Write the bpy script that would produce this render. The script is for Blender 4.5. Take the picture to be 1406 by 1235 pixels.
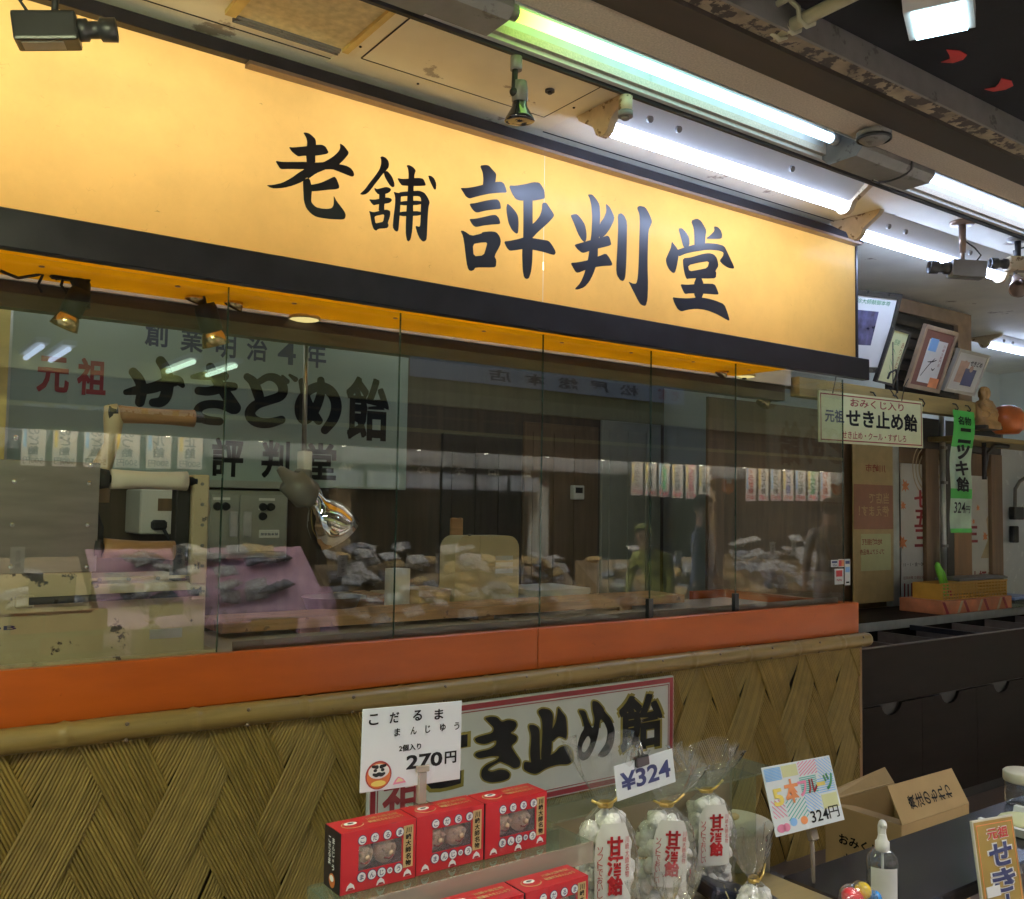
import bpy, bmesh, math, random
from mathutils import Vector, Matrix, Euler
rnd = random.Random(7)
PI = math.pi
for o in list(bpy.data.objects): bpy.data.objects.remove(o)
S = bpy.context.scene
COL = S.collection

# ------------------------------------------------------------------ camera, sky, sun, exposure
F_PX, W_PX, H_PX = 1287.43, 1406.0, 1235.0
YAW, PITCH, ROLL = 0.62526682, 0.05946586, 0.01558905
CAM = Vector((0, -2.73386, 1.55))
_f = Vector((math.sin(YAW)*math.cos(PITCH), math.cos(YAW)*math.cos(PITCH), math.sin(PITCH)))
_r = Vector((math.cos(YAW), -math.sin(YAW), 0)); _u = _r.cross(_f)
CR = _r*math.cos(ROLL) + _u*math.sin(ROLL); CU = -_r*math.sin(ROLL) + _u*math.cos(ROLL)
cd = bpy.data.cameras.new('camera'); co = bpy.data.objects.new('camera', cd); COL.objects.link(co)
cd.sensor_fit = 'HORIZONTAL'; cd.sensor_width = 36; cd.lens = F_PX/W_PX*36; cd.clip_start = .05; cd.clip_end = 200
m3 = Matrix((CR, CU, -_f)).transposed(); co.matrix_world = Matrix.Translation(CAM) @ m3.to_4x4()
S.camera = co
world = bpy.data.worlds.new('World'); S.world = world; world.use_nodes = True
nt = world.node_tree; bg = nt.nodes['Background']
sky = nt.nodes.new('ShaderNodeTexSky'); sky.sky_type = 'NISHITA'; sky.sun_disc = False
sky.sun_elevation = math.radians(48); sky.sun_rotation = math.radians(150)
nt.links.new(sky.outputs[0], bg.inputs[0]); bg.inputs[1].default_value = 0.15
sl = bpy.data.lights.new('sun', 'SUN'); so = bpy.data.objects.new('sun', sl); COL.objects.link(so)
sl.energy = 3.0; sl.angle = math.radians(35); sl.color = (1, .96, .9)
_a, _e = math.radians(150), math.radians(48)
so.rotation_euler = Vector((math.sin(_a)*math.cos(_e), math.cos(_a)*math.cos(_e), math.sin(_e))).to_track_quat('Z', 'Y').to_euler()
S.view_settings.view_transform = 'Standard'; S.view_settings.look = 'None'; S.view_settings.gamma = 1
S.view_settings.exposure = 0.45
S.render.engine = 'CYCLES'
S.cycles.use_denoising = True; S.cycles.max_bounces = 8; S.cycles.transparent_max_bounces = 28
S.cycles.diffuse_bounces = 4; S.cycles.glossy_bounces = 4; S.cycles.sample_clamp_indirect = 6
S.cycles.caustics_reflective = False; S.cycles.caustics_refractive = False

def ray(px, py): return CR*((px-W_PX/2)/F_PX) + CU*(-(py-H_PX/2)/F_PX) + _f
def P(px, py, y):
    d = ray(px, py); return CAM + d*((y-CAM.y)/d.y)
def PZ(px, py, z):
    d = ray(px, py); return CAM + d*((z-CAM.z)/d.z)
GY = 0.045           # plane of the shop glass
def PM(px, py, yv):  # a point seen mirrored in the shop glass: where the real thing stands across the street
    p = P(px, py, yv); return Vector((p.x, 2*GY-p.y, p.z))

# ------------------------------------------------------------------ materials
def M(name, col, rough=.5, metal=0, var=.12, scale=14, bump=0, bscale=60, chips=None, chipamt=.4, chipscale=18, spec=.5, stretch=None, emis=None, estr=0, coat=0, island=0, streak=0):
    m = bpy.data.materials.new(name); m.use_nodes = True; n = m.node_tree.nodes; L = m.node_tree.links
    b = n['Principled BSDF']; b.inputs['Roughness'].default_value = rough; b.inputs['Metallic'].default_value = metal
    b.inputs['Specular IOR Level'].default_value = spec; b.inputs['Coat Weight'].default_value = coat
    tc = n.new('ShaderNodeTexCoord'); src = tc.outputs['Object']
    if stretch:
        mp = n.new('ShaderNodeMapping'); mp.inputs['Scale'].default_value = stretch; L.new(src, mp.inputs[0]); src = mp.outputs[0]
    nz = n.new('ShaderNodeTexNoise'); nz.inputs['Scale'].default_value = scale; nz.inputs['Detail'].default_value = 6; L.new(src, nz.inputs['Vector'])
    cr = n.new('ShaderNodeValToRGB'); e = cr.color_ramp.elements
    e[0].position = .3; e[1].position = .72
    e[0].color = tuple(c*(1-var) for c in col[:3])+(1,); e[1].color = tuple(min(1, c*(1+var)) for c in col[:3])+(1,)
    L.new(nz.outputs['Fac'], cr.inputs['Fac']); out = cr.outputs['Color']
    if island:
        gm = n.new('ShaderNodeNewGeometry'); mr = n.new('ShaderNodeMapRange'); mr.inputs['To Min'].default_value = 1-island; mr.inputs['To Max'].default_value = 1+island
        L.new(gm.outputs['Random Per Island'], mr.inputs['Value'])
        mx = n.new('ShaderNodeMix'); mx.data_type = 'RGBA'; mx.blend_type = 'MULTIPLY'; mx.inputs[0].default_value = 1
        L.new(out, mx.inputs[6]); L.new(mr.outputs[0], mx.inputs[7]); out = mx.outputs[2]
    if chips:
        n2 = n.new('ShaderNodeTexNoise'); n2.inputs['Scale'].default_value = chipscale; n2.inputs['Detail'].default_value = 8; n2.inputs['Roughness'].default_value = .65
        L.new(tc.outputs['Object'], n2.inputs['Vector'])
        c2 = n.new('ShaderNodeValToRGB'); c2.color_ramp.elements[0].position = 1-chipamt; c2.color_ramp.elements[1].position = 1-chipamt+.03
        L.new(n2.outputs['Fac'], c2.inputs['Fac'])
        mx = n.new('ShaderNodeMix'); mx.data_type = 'RGBA'; L.new(c2.outputs['Color'], mx.inputs[0]); L.new(out, mx.inputs[6]); mx.inputs[7].default_value = tuple(chips)+(1,)
        out = mx.outputs[2]
    L.new(out, b.inputs['Base Color'])
    if rough > .05 and not metal:
        mr = n.new('ShaderNodeMapRange'); mr.inputs['To Min'].default_value = max(.03, rough-.09); mr.inputs['To Max'].default_value = min(1, rough+.09)
        L.new(nz.outputs['Fac'], mr.inputs['Value']); L.new(mr.outputs[0], b.inputs['Roughness'])
    if bump:
        n3 = n.new('ShaderNodeTexNoise'); n3.inputs['Scale'].default_value = bscale; n3.inputs['Detail'].default_value = 5; L.new(src, n3.inputs['Vector'])
        bp = n.new('ShaderNodeBump'); bp.inputs['Strength'].default_value = bump; bp.inputs['Distance'].default_value = .01
        L.new(n3.outputs['Fac'], bp.inputs['Height']); L.new(bp.outputs[0], b.inputs['Normal'])
    if emis:
        b.inputs['Emission Color'].default_value = tuple(emis)+(1,); b.inputs['Emission Strength'].default_value = estr
    return m

def EM(name, col, strength):
    m = bpy.data.materials.new(name); m.use_nodes = True; n = m.node_tree.nodes
    n.remove(n['Principled BSDF']); e = n.new('ShaderNodeEmission'); e.inputs[0].default_value = tuple(col)+(1,); e.inputs[1].default_value = strength
    m.node_tree.links.new(e.outputs[0], n['Material Output'].inputs[0]); return m

def CLEAR(name, tint=(1, 1, 1), base=.04, rough=.0, milky=0, mcol=(.9, .9, .9), bump=0, bscale=30, power=5.0):
    """thin clear sheet: see-through plus a mirror part that grows with the angle"""
    m = bpy.data.materials.new(name); m.use_nodes = True; n = m.node_tree.nodes; L = m.node_tree.links
    n.remove(n['Principled BSDF'])
    tr = n.new('ShaderNodeBsdfTransparent'); tr.inputs[0].default_value = tuple(tint)+(1,)
    gl = n.new('ShaderNodeBsdfGlossy'); gl.inputs['Roughness'].default_value = rough
    g = n.new('ShaderNodeNewGeometry'); d = n.new('ShaderNodeVectorMath'); d.operation = 'DOT_PRODUCT'
    nrm = g.outputs['Normal']
    if bump:
        tc = n.new('ShaderNodeTexCoord'); nz = n.new('ShaderNodeTexNoise'); nz.inputs['Scale'].default_value = bscale; nz.inputs['Detail'].default_value = 3
        L.new(tc.outputs['Object'], nz.inputs['Vector']); bp = n.new('ShaderNodeBump'); bp.inputs['Strength'].default_value = bump; bp.inputs['Distance'].default_value = .01
        L.new(nz.outputs['Fac'], bp.inputs['Height']); L.new(bp.outputs[0], gl.inputs['Normal']); nrm = bp.outputs[0]
    L.new(nrm, d.inputs[0]); L.new(g.outputs['Incoming'], d.inputs[1])
    def math_(op, a, v=None):
        q = n.new('ShaderNodeMath'); q.operation = op
        if isinstance(a, (int, float)): q.inputs[0].default_value = a
        else: L.new(a, q.inputs[0])
        if v is not None:
            if isinstance(v, (int, float)): q.inputs[1].default_value = v
            else: L.new(v, q.inputs[1])
        return q.outputs[0]
    c = math_('ABSOLUTE', d.outputs['Value']); c = math_('MINIMUM', c, 1.0); c = math_('SUBTRACT', 1.0, c); c = math_('POWER', c, power); c = math_('MULTIPLY', c, 1-base); c = math_('ADD', c, base)
    mx = n.new('ShaderNodeMixShader'); L.new(c, mx.inputs[0])
    if milky:
        df = n.new('ShaderNodeBsdfDiffuse'); df.inputs[0].default_value = tuple(mcol)+(1,)
        m2 = n.new('ShaderNodeMixShader'); m2.inputs[0].default_value = milky; L.new(tr.outputs[0], m2.inputs[1]); L.new(df.outputs[0], m2.inputs[2]); L.new(m2.outputs[0], mx.inputs[1])
    else: L.new(tr.outputs[0], mx.inputs[1])
    L.new(gl.outputs[0], mx.inputs[2]); L.new(mx.outputs[0], n['Material Output'].inputs[0]); return m

def BACKLIT(name, tcol, dcol, f=.6, scratch=False):
    """translucent acrylic sheet of a light box"""
    m = bpy.data.materials.new(name); m.use_nodes = True; n = m.node_tree.nodes; L = m.node_tree.links
    n.remove(n['Principled BSDF'])
    t = n.new('ShaderNodeBsdfTranslucent'); d = n.new('ShaderNodeBsdfDiffuse'); g = n.new('ShaderNodeBsdfGlossy'); g.inputs['Roughness'].default_value = .22
    t.inputs[0].default_value = tuple(tcol)+(1,); d.inputs[0].default_value = tuple(dcol)+(1,)
    tc = n.new('ShaderNodeTexCoord'); nz = n.new('ShaderNodeTexNoise'); nz.inputs['Scale'].default_value = 3.5; nz.inputs['Detail'].default_value = 8; nz.inputs['Roughness'].default_value = .7
    L.new(tc.outputs['Object'], nz.inputs['Vector'])
    cr = n.new('ShaderNodeValToRGB'); cr.color_ramp.elements[0].position = .3; cr.color_ramp.elements[1].position = .6
    cr.color_ramp.elements[0].color = tuple(c*.84 for c in tcol)+(1,); cr.color_ramp.elements[1].color = tuple(tcol)+(1,)
    L.new(nz.outputs['Fac'], cr.inputs[0]); out = cr.outputs[0]
    if scratch:   # fine scuffs in the old acrylic
        wv = n.new('ShaderNodeTexVoronoi'); wv.feature = 'DISTANCE_TO_EDGE'; wv.inputs['Scale'].default_value = 9
        mp = n.new('ShaderNodeMapping'); mp.inputs['Scale'].default_value = (.6, 1, 1.6); nz2 = n.new('ShaderNodeTexNoise'); nz2.inputs['Scale'].default_value = 6
        va = n.new('ShaderNodeVectorMath'); va.operation = 'ADD'; L.new(tc.outputs['Object'], nz2.inputs['Vector']); L.new(tc.outputs['Object'], va.inputs[0]); L.new(nz2.outputs['Color'], va.inputs[1]); L.new(va.outputs[0], mp.inputs[0]); L.new(mp.outputs[0], wv.inputs['Vector'])
        c2 = n.new('ShaderNodeValToRGB'); c2.color_ramp.elements[0].position = .002; c2.color_ramp.elements[1].position = .006; L.new(wv.outputs['Distance'], c2.inputs[0])
        nm = n.new('ShaderNodeTexNoise'); nm.inputs['Scale'].default_value = 22; L.new(tc.outputs['Object'], nm.inputs['Vector'])
        c3 = n.new('ShaderNodeValToRGB'); c3.color_ramp.elements[0].position = .60; c3.color_ramp.elements[1].position = .66; L.new(nm.outputs['Fac'], c3.inputs[0])
        iv = n.new('ShaderNodeMath'); iv.operation = 'SUBTRACT'; iv.inputs[0].default_value = 1; L.new(c2.outputs[0], iv.inputs[1])
        ml = n.new('ShaderNodeMath'); ml.operation = 'MULTIPLY'; L.new(iv.outputs[0], ml.inputs[0]); L.new(c3.outputs[0], ml.inputs[1])
        mm = n.new('ShaderNodeMath'); mm.operation = 'MULTIPLY'; mm.inputs[1].default_value = .85; L.new(ml.outputs[0], mm.inputs[0])
        mx = n.new('ShaderNodeMix'); mx.data_type = 'RGBA'; L.new(mm.outputs[0], mx.inputs[0]); L.new(out, mx.inputs[6]); mx.inputs[7].default_value = (.25, .12, .03, 1); out = mx.outputs[2]
    L.new(out, t.inputs[0])
    a = n.new('ShaderNodeMixShader'); a.inputs[0].default_value = f; L.new(d.outputs[0], a.inputs[1]); L.new(t.outputs[0], a.inputs[2])
    b = n.new('ShaderNodeMixShader'); b.inputs[0].default_value = .006; L.new(a.outputs[0], b.inputs[1]); L.new(g.outputs[0], b.inputs[2])
    L.new(b.outputs[0], n['Material Output'].inputs[0]); return m

mt = {}
def A(k, *a, **kw): mt[k] = M(k, *a, **kw)
A('black_frame', (.014, .013, .017), .36, var=.25, spec=.3)
A('black_matte', (.012, .012, .013), .6)
A('ink_black', (.008, .008, .009), .6, var=.05, spec=.15)
A('ink_sign', (.012, .011, .016), .32, var=.05)
A('ink_navy', (.02, .03, .12), .5)
A('ink_red', (.5, .02, .03), .5, var=.06)
A('ink_darkred', (.28, .02, .03), .5, var=.06)
A('ink_green', (.05, .25, .1), .5)
A('ink_brown', (.3, .05, .02), .5)
A('ink_teal', (.1, .45, .4), .5); A('ink_pink', (.75, .25, .4), .5); A('ink_yellow', (.8, .65, .15), .5); A('ink_sky', (.25, .5, .85), .5); A('ink_orange', (.8, .3, .12), .5)
A('olive_outline', (.30, .24, .03), .4)
A('orange_paint', (.50, .095, .006), .36, var=.16, scale=4, bump=.08, bscale=25, stretch=(.6, 1, 2.5), chips=(.36, .06, .004), chipamt=.36, chipscale=7)
A('bamboo', (.30, .20, .07), .32, var=.22, scale=9, stretch=(.5, 6, 6), chips=(.12, .08, .03), chipamt=.32, chipscale=30)
A('reed', (.34, .23, .065), .45, var=.14, scale=22, island=.16)
A('reed_dark', (.03, .02, .01), .8)
A('wood_strip', (.34, .19, .08), .5, var=.2, stretch=(4, 4, .6))
A('ceiling_white', (.80, .77, .66), .65, var=.08, scale=5, chips=(.36, .30, .23), chipamt=.36, chipscale=3, bump=.1, bscale=120)
A('ceiling_speckled', (.66, .58, .49), .8, var=.16, scale=160, bump=.2, bscale=200)
A('board_speckled', (.62, .54, .33), .8, var=.18, scale=40)
A('hatch_metal', (.78, .75, .62), .42, var=.1, scale=4, chips=(.34, .30, .24), chipamt=.36, chipscale=5)
A('yellow_wood', (.62, .46, .16), .5, var=.2, scale=12)
A('grey_duct', (.17, .165, .16), .5, var=.18, chips=(.08, .075, .07), chipamt=.4, chipscale=9)
A('fixture_white', (.72, .71, .68), .35, var=.06, scale=6)
A('trough_grey', (.66, .68, .70), .3, var=.1)
A('fixture_cream', (.62, .50, .33), .5, var=.15, chips=(.22, .14, .07), chipamt=.42, chipscale=22)
A('rust_beam', (.026, .02, .016), .55, var=.4, scale=7, stretch=(.3, 3, 3))
A('rust_strip', (.26, .21, .14), .7, var=.5, scale=12, chips=(.035, .025, .02), chipamt=.5, chipscale=14)
A('awning_cloth', (.012, .0125, .014), .8, spec=.1, var=.3, scale=5, bump=.1, bscale=20)
A('awning_arm', (.5, .47, .33), .4)
A('tape_red', (.55, .05, .05), .4)
A('camera_black', (.02, .02, .021), .35); A('camera_grey', (.20, .19, .18), .4); A('lens_glass', (.02, .02, .03), .05, spec=1)
A('bracket_bronze', (.25, .18, .14), .35, metal=.5)
A('chrome', (.85, .85, .86), .04, metal=1, var=.02)
A('steel', (.33, .31, .275), .36, metal=1, var=.14, scale=5, stretch=(1, 1, 6), bump=.05, bscale=8)
A('brass', (.7, .52, .26), .25, metal=1)
A('cream_paint', (.50, .40, .26), .42, var=.1, scale=6, chips=(.05, .045, .045), chipamt=.40, chipscale=12, bump=.1, bscale=14)
A('dish_yellow', (.7, .52, .2), .35)
A('cream_clean', (.62, .53, .33), .35, var=.05)
A('roller_wood', (.34, .17, .07), .5, var=.3, scale=8, stretch=(.5, 5, 5))
A('white_plastic', (.75, .74, .71), .4, var=.04)
A('white_roller', (.72, .64, .56), .55, var=.05)
A('grey_cabinet', (.36, .37, .33), .4, var=.06)
A('plank_wood', (.48, .27, .13), .55, var=.28, scale=8, stretch=(.5, 5, 5), chips=(.2, .1, .05), chipamt=.4, chipscale=20, bump=.15)
A('wall_brown', (.085, .06, .04), .55, var=.25, scale=6, stretch=(5, 5, .4))
A('wall_dark', (.03, .024, .018), .6, var=.3, scale=6, stretch=(5, 5, .4))
A('beam_dark', (.075, .055, .04), .6, var=.3, stretch=(.4, 4, 4))
A('board_green', (.36, .44, .40), .35, var=.05, scale=3)
A('alu', (.55, .57, .56), .35, metal=.7)
A('counter_white', (.55, .5, .45), .3, var=.12, scale=6)
A('door_brown', (.16, .10, .055), .5, var=.25, stretch=(5, 5, .5), scale=6)
A('door_tan', (.34, .19, .09), .5, var=.18, stretch=(5, 5, .5), scale=6)
A('lintel_wood', (.30, .22, .08), .5, var=.2, stretch=(.5, 5, 5), scale=6)
A('wall_cream', (.62, .64, .52), .6, var=.06, scale=3)
A('paper', (.78, .78, .75), .6, var=.03); A('paper_cool', (.74, .79, .82), .25, var=.03, coat=.4); A('paper_green', (.64, .66, .36), .5, var=.05)
A('paper_tan', (.55, .42, .2), .5, var=.1)
A('photo_blue', (.07, .07, .16), .3, var=.8, scale=18); A('photo_skin', (.5, .33, .25), .4, var=.2); A('photo_navy', (.04, .05, .15), .4)
A('frame_black', (.02, .018, .018), .3); A('frame_wood', (.30, .22, .15), .45, var=.2); A('frame_silver', (.55, .52, .47), .35, metal=.5); A('frame_maroon', (.14, .05, .04), .5)
A('banner_green', (.05, .42, .06), .45, var=.1); A('banner_pale', (.5, .66, .47), .45, var=.3, scale=6)
A('bin_black', (.010, .007, .006), .55, spec=.05, var=.35, scale=6, stretch=(.5, 4, 4), chips=(.05, .04, .03), chipamt=.3, chipscale=20)
A('bin_edge', (.12, .09, .075), .45, var=.3)
A('basket', (.66, .36, .06), .4, var=.1); A('wrap_orange', (.62, .22, .10), .35, var=.25, scale=9)
A('marker_green', (.2, .6, .05), .4); A('lid_grey', (.16, .16, .17), .35); A('box_tan', (.6, .42, .2), .6); A('tub_blue', (.2, .3, .62), .3)
A('statue_wood', (.45, .26, .09), .45, var=.35, scale=9)
A('daruma_red', (.66, .17, .04), .3, var=.35, scale=5); A('daruma_face', (.75, .66, .40), .4)
A('faded_red', (.30, .14, .085), .6)
A('table_black', (.022, .018, .020), .2, var=.5, scale=3, spec=.45)
A('box_red', (.55, .022, .03), .32, var=.05, coat=.3); A('box_dark', (.018, .013, .016), .35); A('label_gold', (.56, .40, .17), .4)
A('bun', (.66, .46, .30), .6, var=.25, scale=30, bump=.3); A('window_dark', (.16, .10, .07), .6)
A('candy_white', (.90, .88, .83), .55, var=.08, scale=25, bump=.6, bscale=110)
A('gold_tie', (.78, .56, .18), .3, metal=.7)
A('cardboard', (.42, .28, .12), .65, var=.1, scale=6, bump=.05); A('cardboard_in', (.33, .22, .09), .7)
A('floor_tile', (.09, .06, .045), .35, var=.35, scale=3)
A('asphalt', (.34, .33, .31), .7, var=.2, scale=12)
A('gold_sign', (.36, .24, .05), .4, var=.1); A('sign_edge', (.66, .62, .5), .5)
A('clear_label', (.72, .72, .70), .5); A('candy_red', (.8, .05, .06), .25); A('candy_yellow', (.85, .6, .03), .25); A('candy_blue', (.05, .3, .75), .25)
A('navy_wrap', (.015, .017, .04), .3, var=.3); A('wave_cream', (.55, .45, .28), .4)
A('tub_cream', (.66, .62, .46), .4); A('tray_white', (.78, .80, .76), .35)
A('pink_cloth', (.80, .50, .66), .45, var=.1, bump=.2, bscale=12)
A('packet', (.84, .84, .84), .16, metal=.1, var=.7, scale=30, bump=.6, bscale=70, spec=.9, island=.4); A('packet_gold', (.62, .46, .22), .15, metal=.15, var=.6, scale=45, bump=.6, bscale=70, island=.4); A('packet_dark', (.12, .13, .16), .12, metal=.1, var=.7, scale=45, bump=.6, bscale=70, island=.5)
A('opp_olive', (.52, .46, .12), .6, var=.2, scale=3); A('opp_brown', (.17, .12, .06), .6, var=.25); A('opp_dark', (.04, .035, .03), .6); A('opp_white', (.24, .25, .23), .6, var=.08); A('opp_mid', (.075, .08, .075), .6, var=.2)
A('opp_beam', (.70, .60, .22), .5)
A('baffle_black', (.006, .006, .006), .9, spec=.1)
A('noren_dark', (.035, .04, .05), .8); A('bin_grey', (.22, .22, .21), .4)
A('jacket_grey', (.018, .017, .016), .8); A('jacket_blue', (.008, .014, .045), .8); A('vest_lime', (.16, .17, .03), .7); A('skin', (.24, .14, .095), .5); A('hair_black', (.015, .012, .01), .5); A('trousers', (.03, .03, .035), .8); A('cap_lime', (.3, .32, .05), .6)
A('letter_white', (.72, .70, .62), .6)
mt['glass'] = CLEAR('glass', (.965, .98, .97), .08)
mt['glass_edge'] = CLEAR('glass_edge', (.25, .42, .36), .06, milky=.25, mcol=(.12, .2, .17))
mt['acrylic'] = CLEAR('acrylic', (.88, .93, .86), .06, milky=.07, mcol=(.7, .75, .62))
mt['acrylic_edge'] = CLEAR('acrylic_edge', (.8, .8, .75), .08, milky=.35, mcol=(.75, .62, .52))
mt['film'] = CLEAR('film', (.97, .97, .97), .07, rough=.04, milky=.05, mcol=(.95, .95, .95), bump=.8, bscale=42, power=4.0)
mt['bottle'] = CLEAR('bottle', (.86, .88, .88), .07, rough=.02, milky=.05, mcol=(.8, .8, .8), power=3.0)
mt['sign_face'] = BACKLIT('sign_face', (1.0, .67, .23), (.66, .42, .14), .62, True)
mt['sign_under'] = BACKLIT('sign_under', (1.0, .68, .05), (.70, .42, .02), .62)
TUBE = 15.0
mt['tube_bright'] = EM('tube_bright', (.54, .67, 1.0), 30)
mt['fill_yellow'] = EM('fill_yellow', (.93, 1.0, .58), 150)
mt['tube_white'] = EM('tube_white', (.62, .76, 1.0), 4.0)
mt['tube_sign'] = EM('tube_sign', (1.0, .95, .86), 8.6)
mt['tube_sign_low'] = EM('tube_sign_low', (1.0, .93, .80), 3.2)
mt['tube_pale_green'] = EM('tube_pale_green', (.7, 1, .75), 5)
mt['fill_kitchen'] = EM('fill_kitchen', (.92, 1, .95), 7)
mt['lamp_glow'] = EM('lamp_glow', (1, .80, .32), .75)
mt['led_flood'] = EM('led_flood', (.55, .85, 1.0), 7)
mt['downlight'] = EM('downlight', (1.0, .95, .75), 14)
mt['tube_shop'] = EM('tube_shop', (.95, .98, .9), 10)
mt['fill_eave'] = EM('fill_eave', (1.0, .97, .88), 950)
# tube with emission graded from green to cyan-white along its length
def tube_green():
    m = EM('tube_green', (1, 1, 1), 3.2); n = m.node_tree.nodes; L = m.node_tree.links
    tc = n.new('ShaderNodeTexCoord'); sx = n.new('ShaderNodeSeparateXYZ'); cr = n.new('ShaderNodeValToRGB')
    L.new(tc.outputs['Generated'], sx.inputs[0]); L.new(sx.outputs[0], cr.inputs[0])
    e = cr.color_ramp.elements; e[0].position = 0; e[0].color = (.45, .95, .05, 1); e[1].position = 1; e[1].color = (.58, .80, 1, 1)
    q = e.new(.14); q.color = (.55, .98, .35, 1); q = e.new(.34); q.color = (.45, .95, .80, 1)
    em = [x for x in n if x.type == 'EMISSION'][0]; L.new(cr.outputs[0], em.inputs[0]); return m
mt['tube_green'] = tube_green()

# ------------------------------------------------------------------ mesh helpers
def nb(): return bmesh.new()
def box(b, lo, hi, bev=0, seg=1):
    t = bmesh.new(); bmesh.ops.create_cube(t, size=1)
    lo = Vector(lo); hi = Vector(hi); c = (lo+hi)/2; d = hi-lo
    for v in t.verts: v.co = Vector((v.co.x*d.x, v.co.y*d.y, v.co.z*d.z))+c
    if bev: bmesh.ops.bevel(t, geom=list(t.edges)+list(t.verts), offset=bev, segments=seg, affect='EDGES', profile=.6)
    merge(b, t)
def merge(b, t, mat=None):
    vm = {}
    for v in t.verts: vm[v] = b.verts.new(mat @ v.co if mat else v.co)
    for f in t.faces:
        try:
            g = b.faces.new([vm[v] for v in f.verts]); g.smooth = f.smooth; g.material_index = f.material_index
        except ValueError: pass
    t.free()
def tube(b, pts, r, n=10, caps=True):
    pts = [Vector(p) for p in pts]; rs = r if isinstance(r, (list, tuple)) else [r]*len(pts)
    rings = []; up = None
    for i, p in enumerate(pts):
        d = (pts[min(i+1, len(pts)-1)]-pts[max(i-1, 0)]).normalized()
        if up is None: up = d.orthogonal().normalized()
        up = (up-d*up.dot(d)); up = up.normalized() if up.length > 1e-6 else d.orthogonal().normalized()
        s = d.cross(up)
        rings.append([b.verts.new(p+(up*math.cos(2*PI*k/n)+s*math.sin(2*PI*k/n))*rs[i]) for k in range(n)])
    for a, c in zip(rings, rings[1:]):
        for k in range(n):
            f = b.faces.new([a[k], a[(k+1) % n], c[(k+1) % n], c[k]]); f.smooth = True
    if caps:
        b.faces.new(rings[0][::-1]); b.faces.new(rings[-1])
def cyl(b, p0, p1, r0, r1=None, n=16, caps=True): tube(b, [p0, p1], [r0, r0 if r1 is None else r1], n, caps)
def lathe(b, prof, o=(0, 0, 0), ax=(0, 0, 1), n=24, fn=None):
    o = Vector(o); ax = Vector(ax).normalized(); e1 = ax.orthogonal().normalized(); e2 = ax.cross(e1); rings = []
    for (r, h) in prof:
        ring = []
        for k in range(n):
            a = 2*PI*k/n; q = o+ax*h+(e1*math.cos(a)+e2*math.sin(a))*max(r, 1e-4)
            ring.append(b.verts.new(fn(q, a, h) if fn else q))
        rings.append(ring)
    for a, c in zip(rings, rings[1:]):
        for k in range(n):
            f = b.faces.new([a[k], a[(k+1) % n], c[(k+1) % n], c[k]]); f.smooth = True
    return rings
def ball(b, c, r, sx=1, sy=1, sz=1, u=12, v=8, rot=None):
    t = bmesh.new(); bmesh.ops.create_uvsphere(t, u_segments=u, v_segments=v, radius=r)
    mm = Matrix.Translation(Vector(c)) @ (rot.to_4x4() if rot else Matrix.Identity(4)) @ Matrix.Diagonal((sx, sy, sz, 1))
    for f in t.faces: f.smooth = True
    merge(b, t, mm)
def prism(b, pts, axis, lo, hi):
    """polygon in the plane across `axis`, run from lo to hi along it"""
    def p3(p, h): return {'x': (h, p[0], p[1]), 'y': (p[0], h, p[1]), 'z': (p[0], p[1], h)}[axis]
    a = [b.verts.new(p3(p, lo)) for p in pts]; c = [b.verts.new(p3(p, hi)) for p in pts]; n = len(pts)
    b.faces.new(a[::-1]); b.faces.new(c)
    for k in range(n): b.faces.new([a[k], a[(k+1) % n], c[(k+1) % n], c[k]])
def obj(name, b, m, parent=None):
    bmesh.ops.recalc_face_normals(b, faces=b.faces)
    me = bpy.data.meshes.new(name); b.to_mesh(me); b.free()
    for x in (m if isinstance(m, (list, tuple)) else [m]): me.materials.append(mt[x] if isinstance(x, str) else x)
    o = bpy.data.objects.new(name, me); COL.objects.link(o)
    if parent: o.parent = parent
    return o
def tag(o, label, cat, group=None, kind=None):
    if label: o['label'] = label
    if cat: o['category'] = cat
    if group: o['group'] = group
    if kind: o['kind'] = kind
    return o
def thing(name, label, cat, loc=(0, 0, 0), rot=(0, 0, 0), group=None):
    o = bpy.data.objects.new(name, None); COL.objects.link(o); o.empty_display_size = .1
    if isinstance(rot, Matrix): o.matrix_world = Matrix.Translation(Vector(loc)) @ rot.to_4x4()
    else: o.location = loc; o.rotation_euler = rot
    return tag(o, label, cat, group)
def struct(name, b, m): return tag(obj(name, b, m), None, None, None, 'structure')
def dup(root, loc, label, rot=None):
    r = root.copy(); COL.objects.link(r); r.location = loc; r['label'] = label
    if rot is not None: r.rotation_euler = rot
    for ch in list(root.children):
        c = ch.copy(); COL.objects.link(c); c.parent = r
        for g in list(ch.children):
            d = g.copy(); COL.objects.link(d); d.parent = c
    return r

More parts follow.
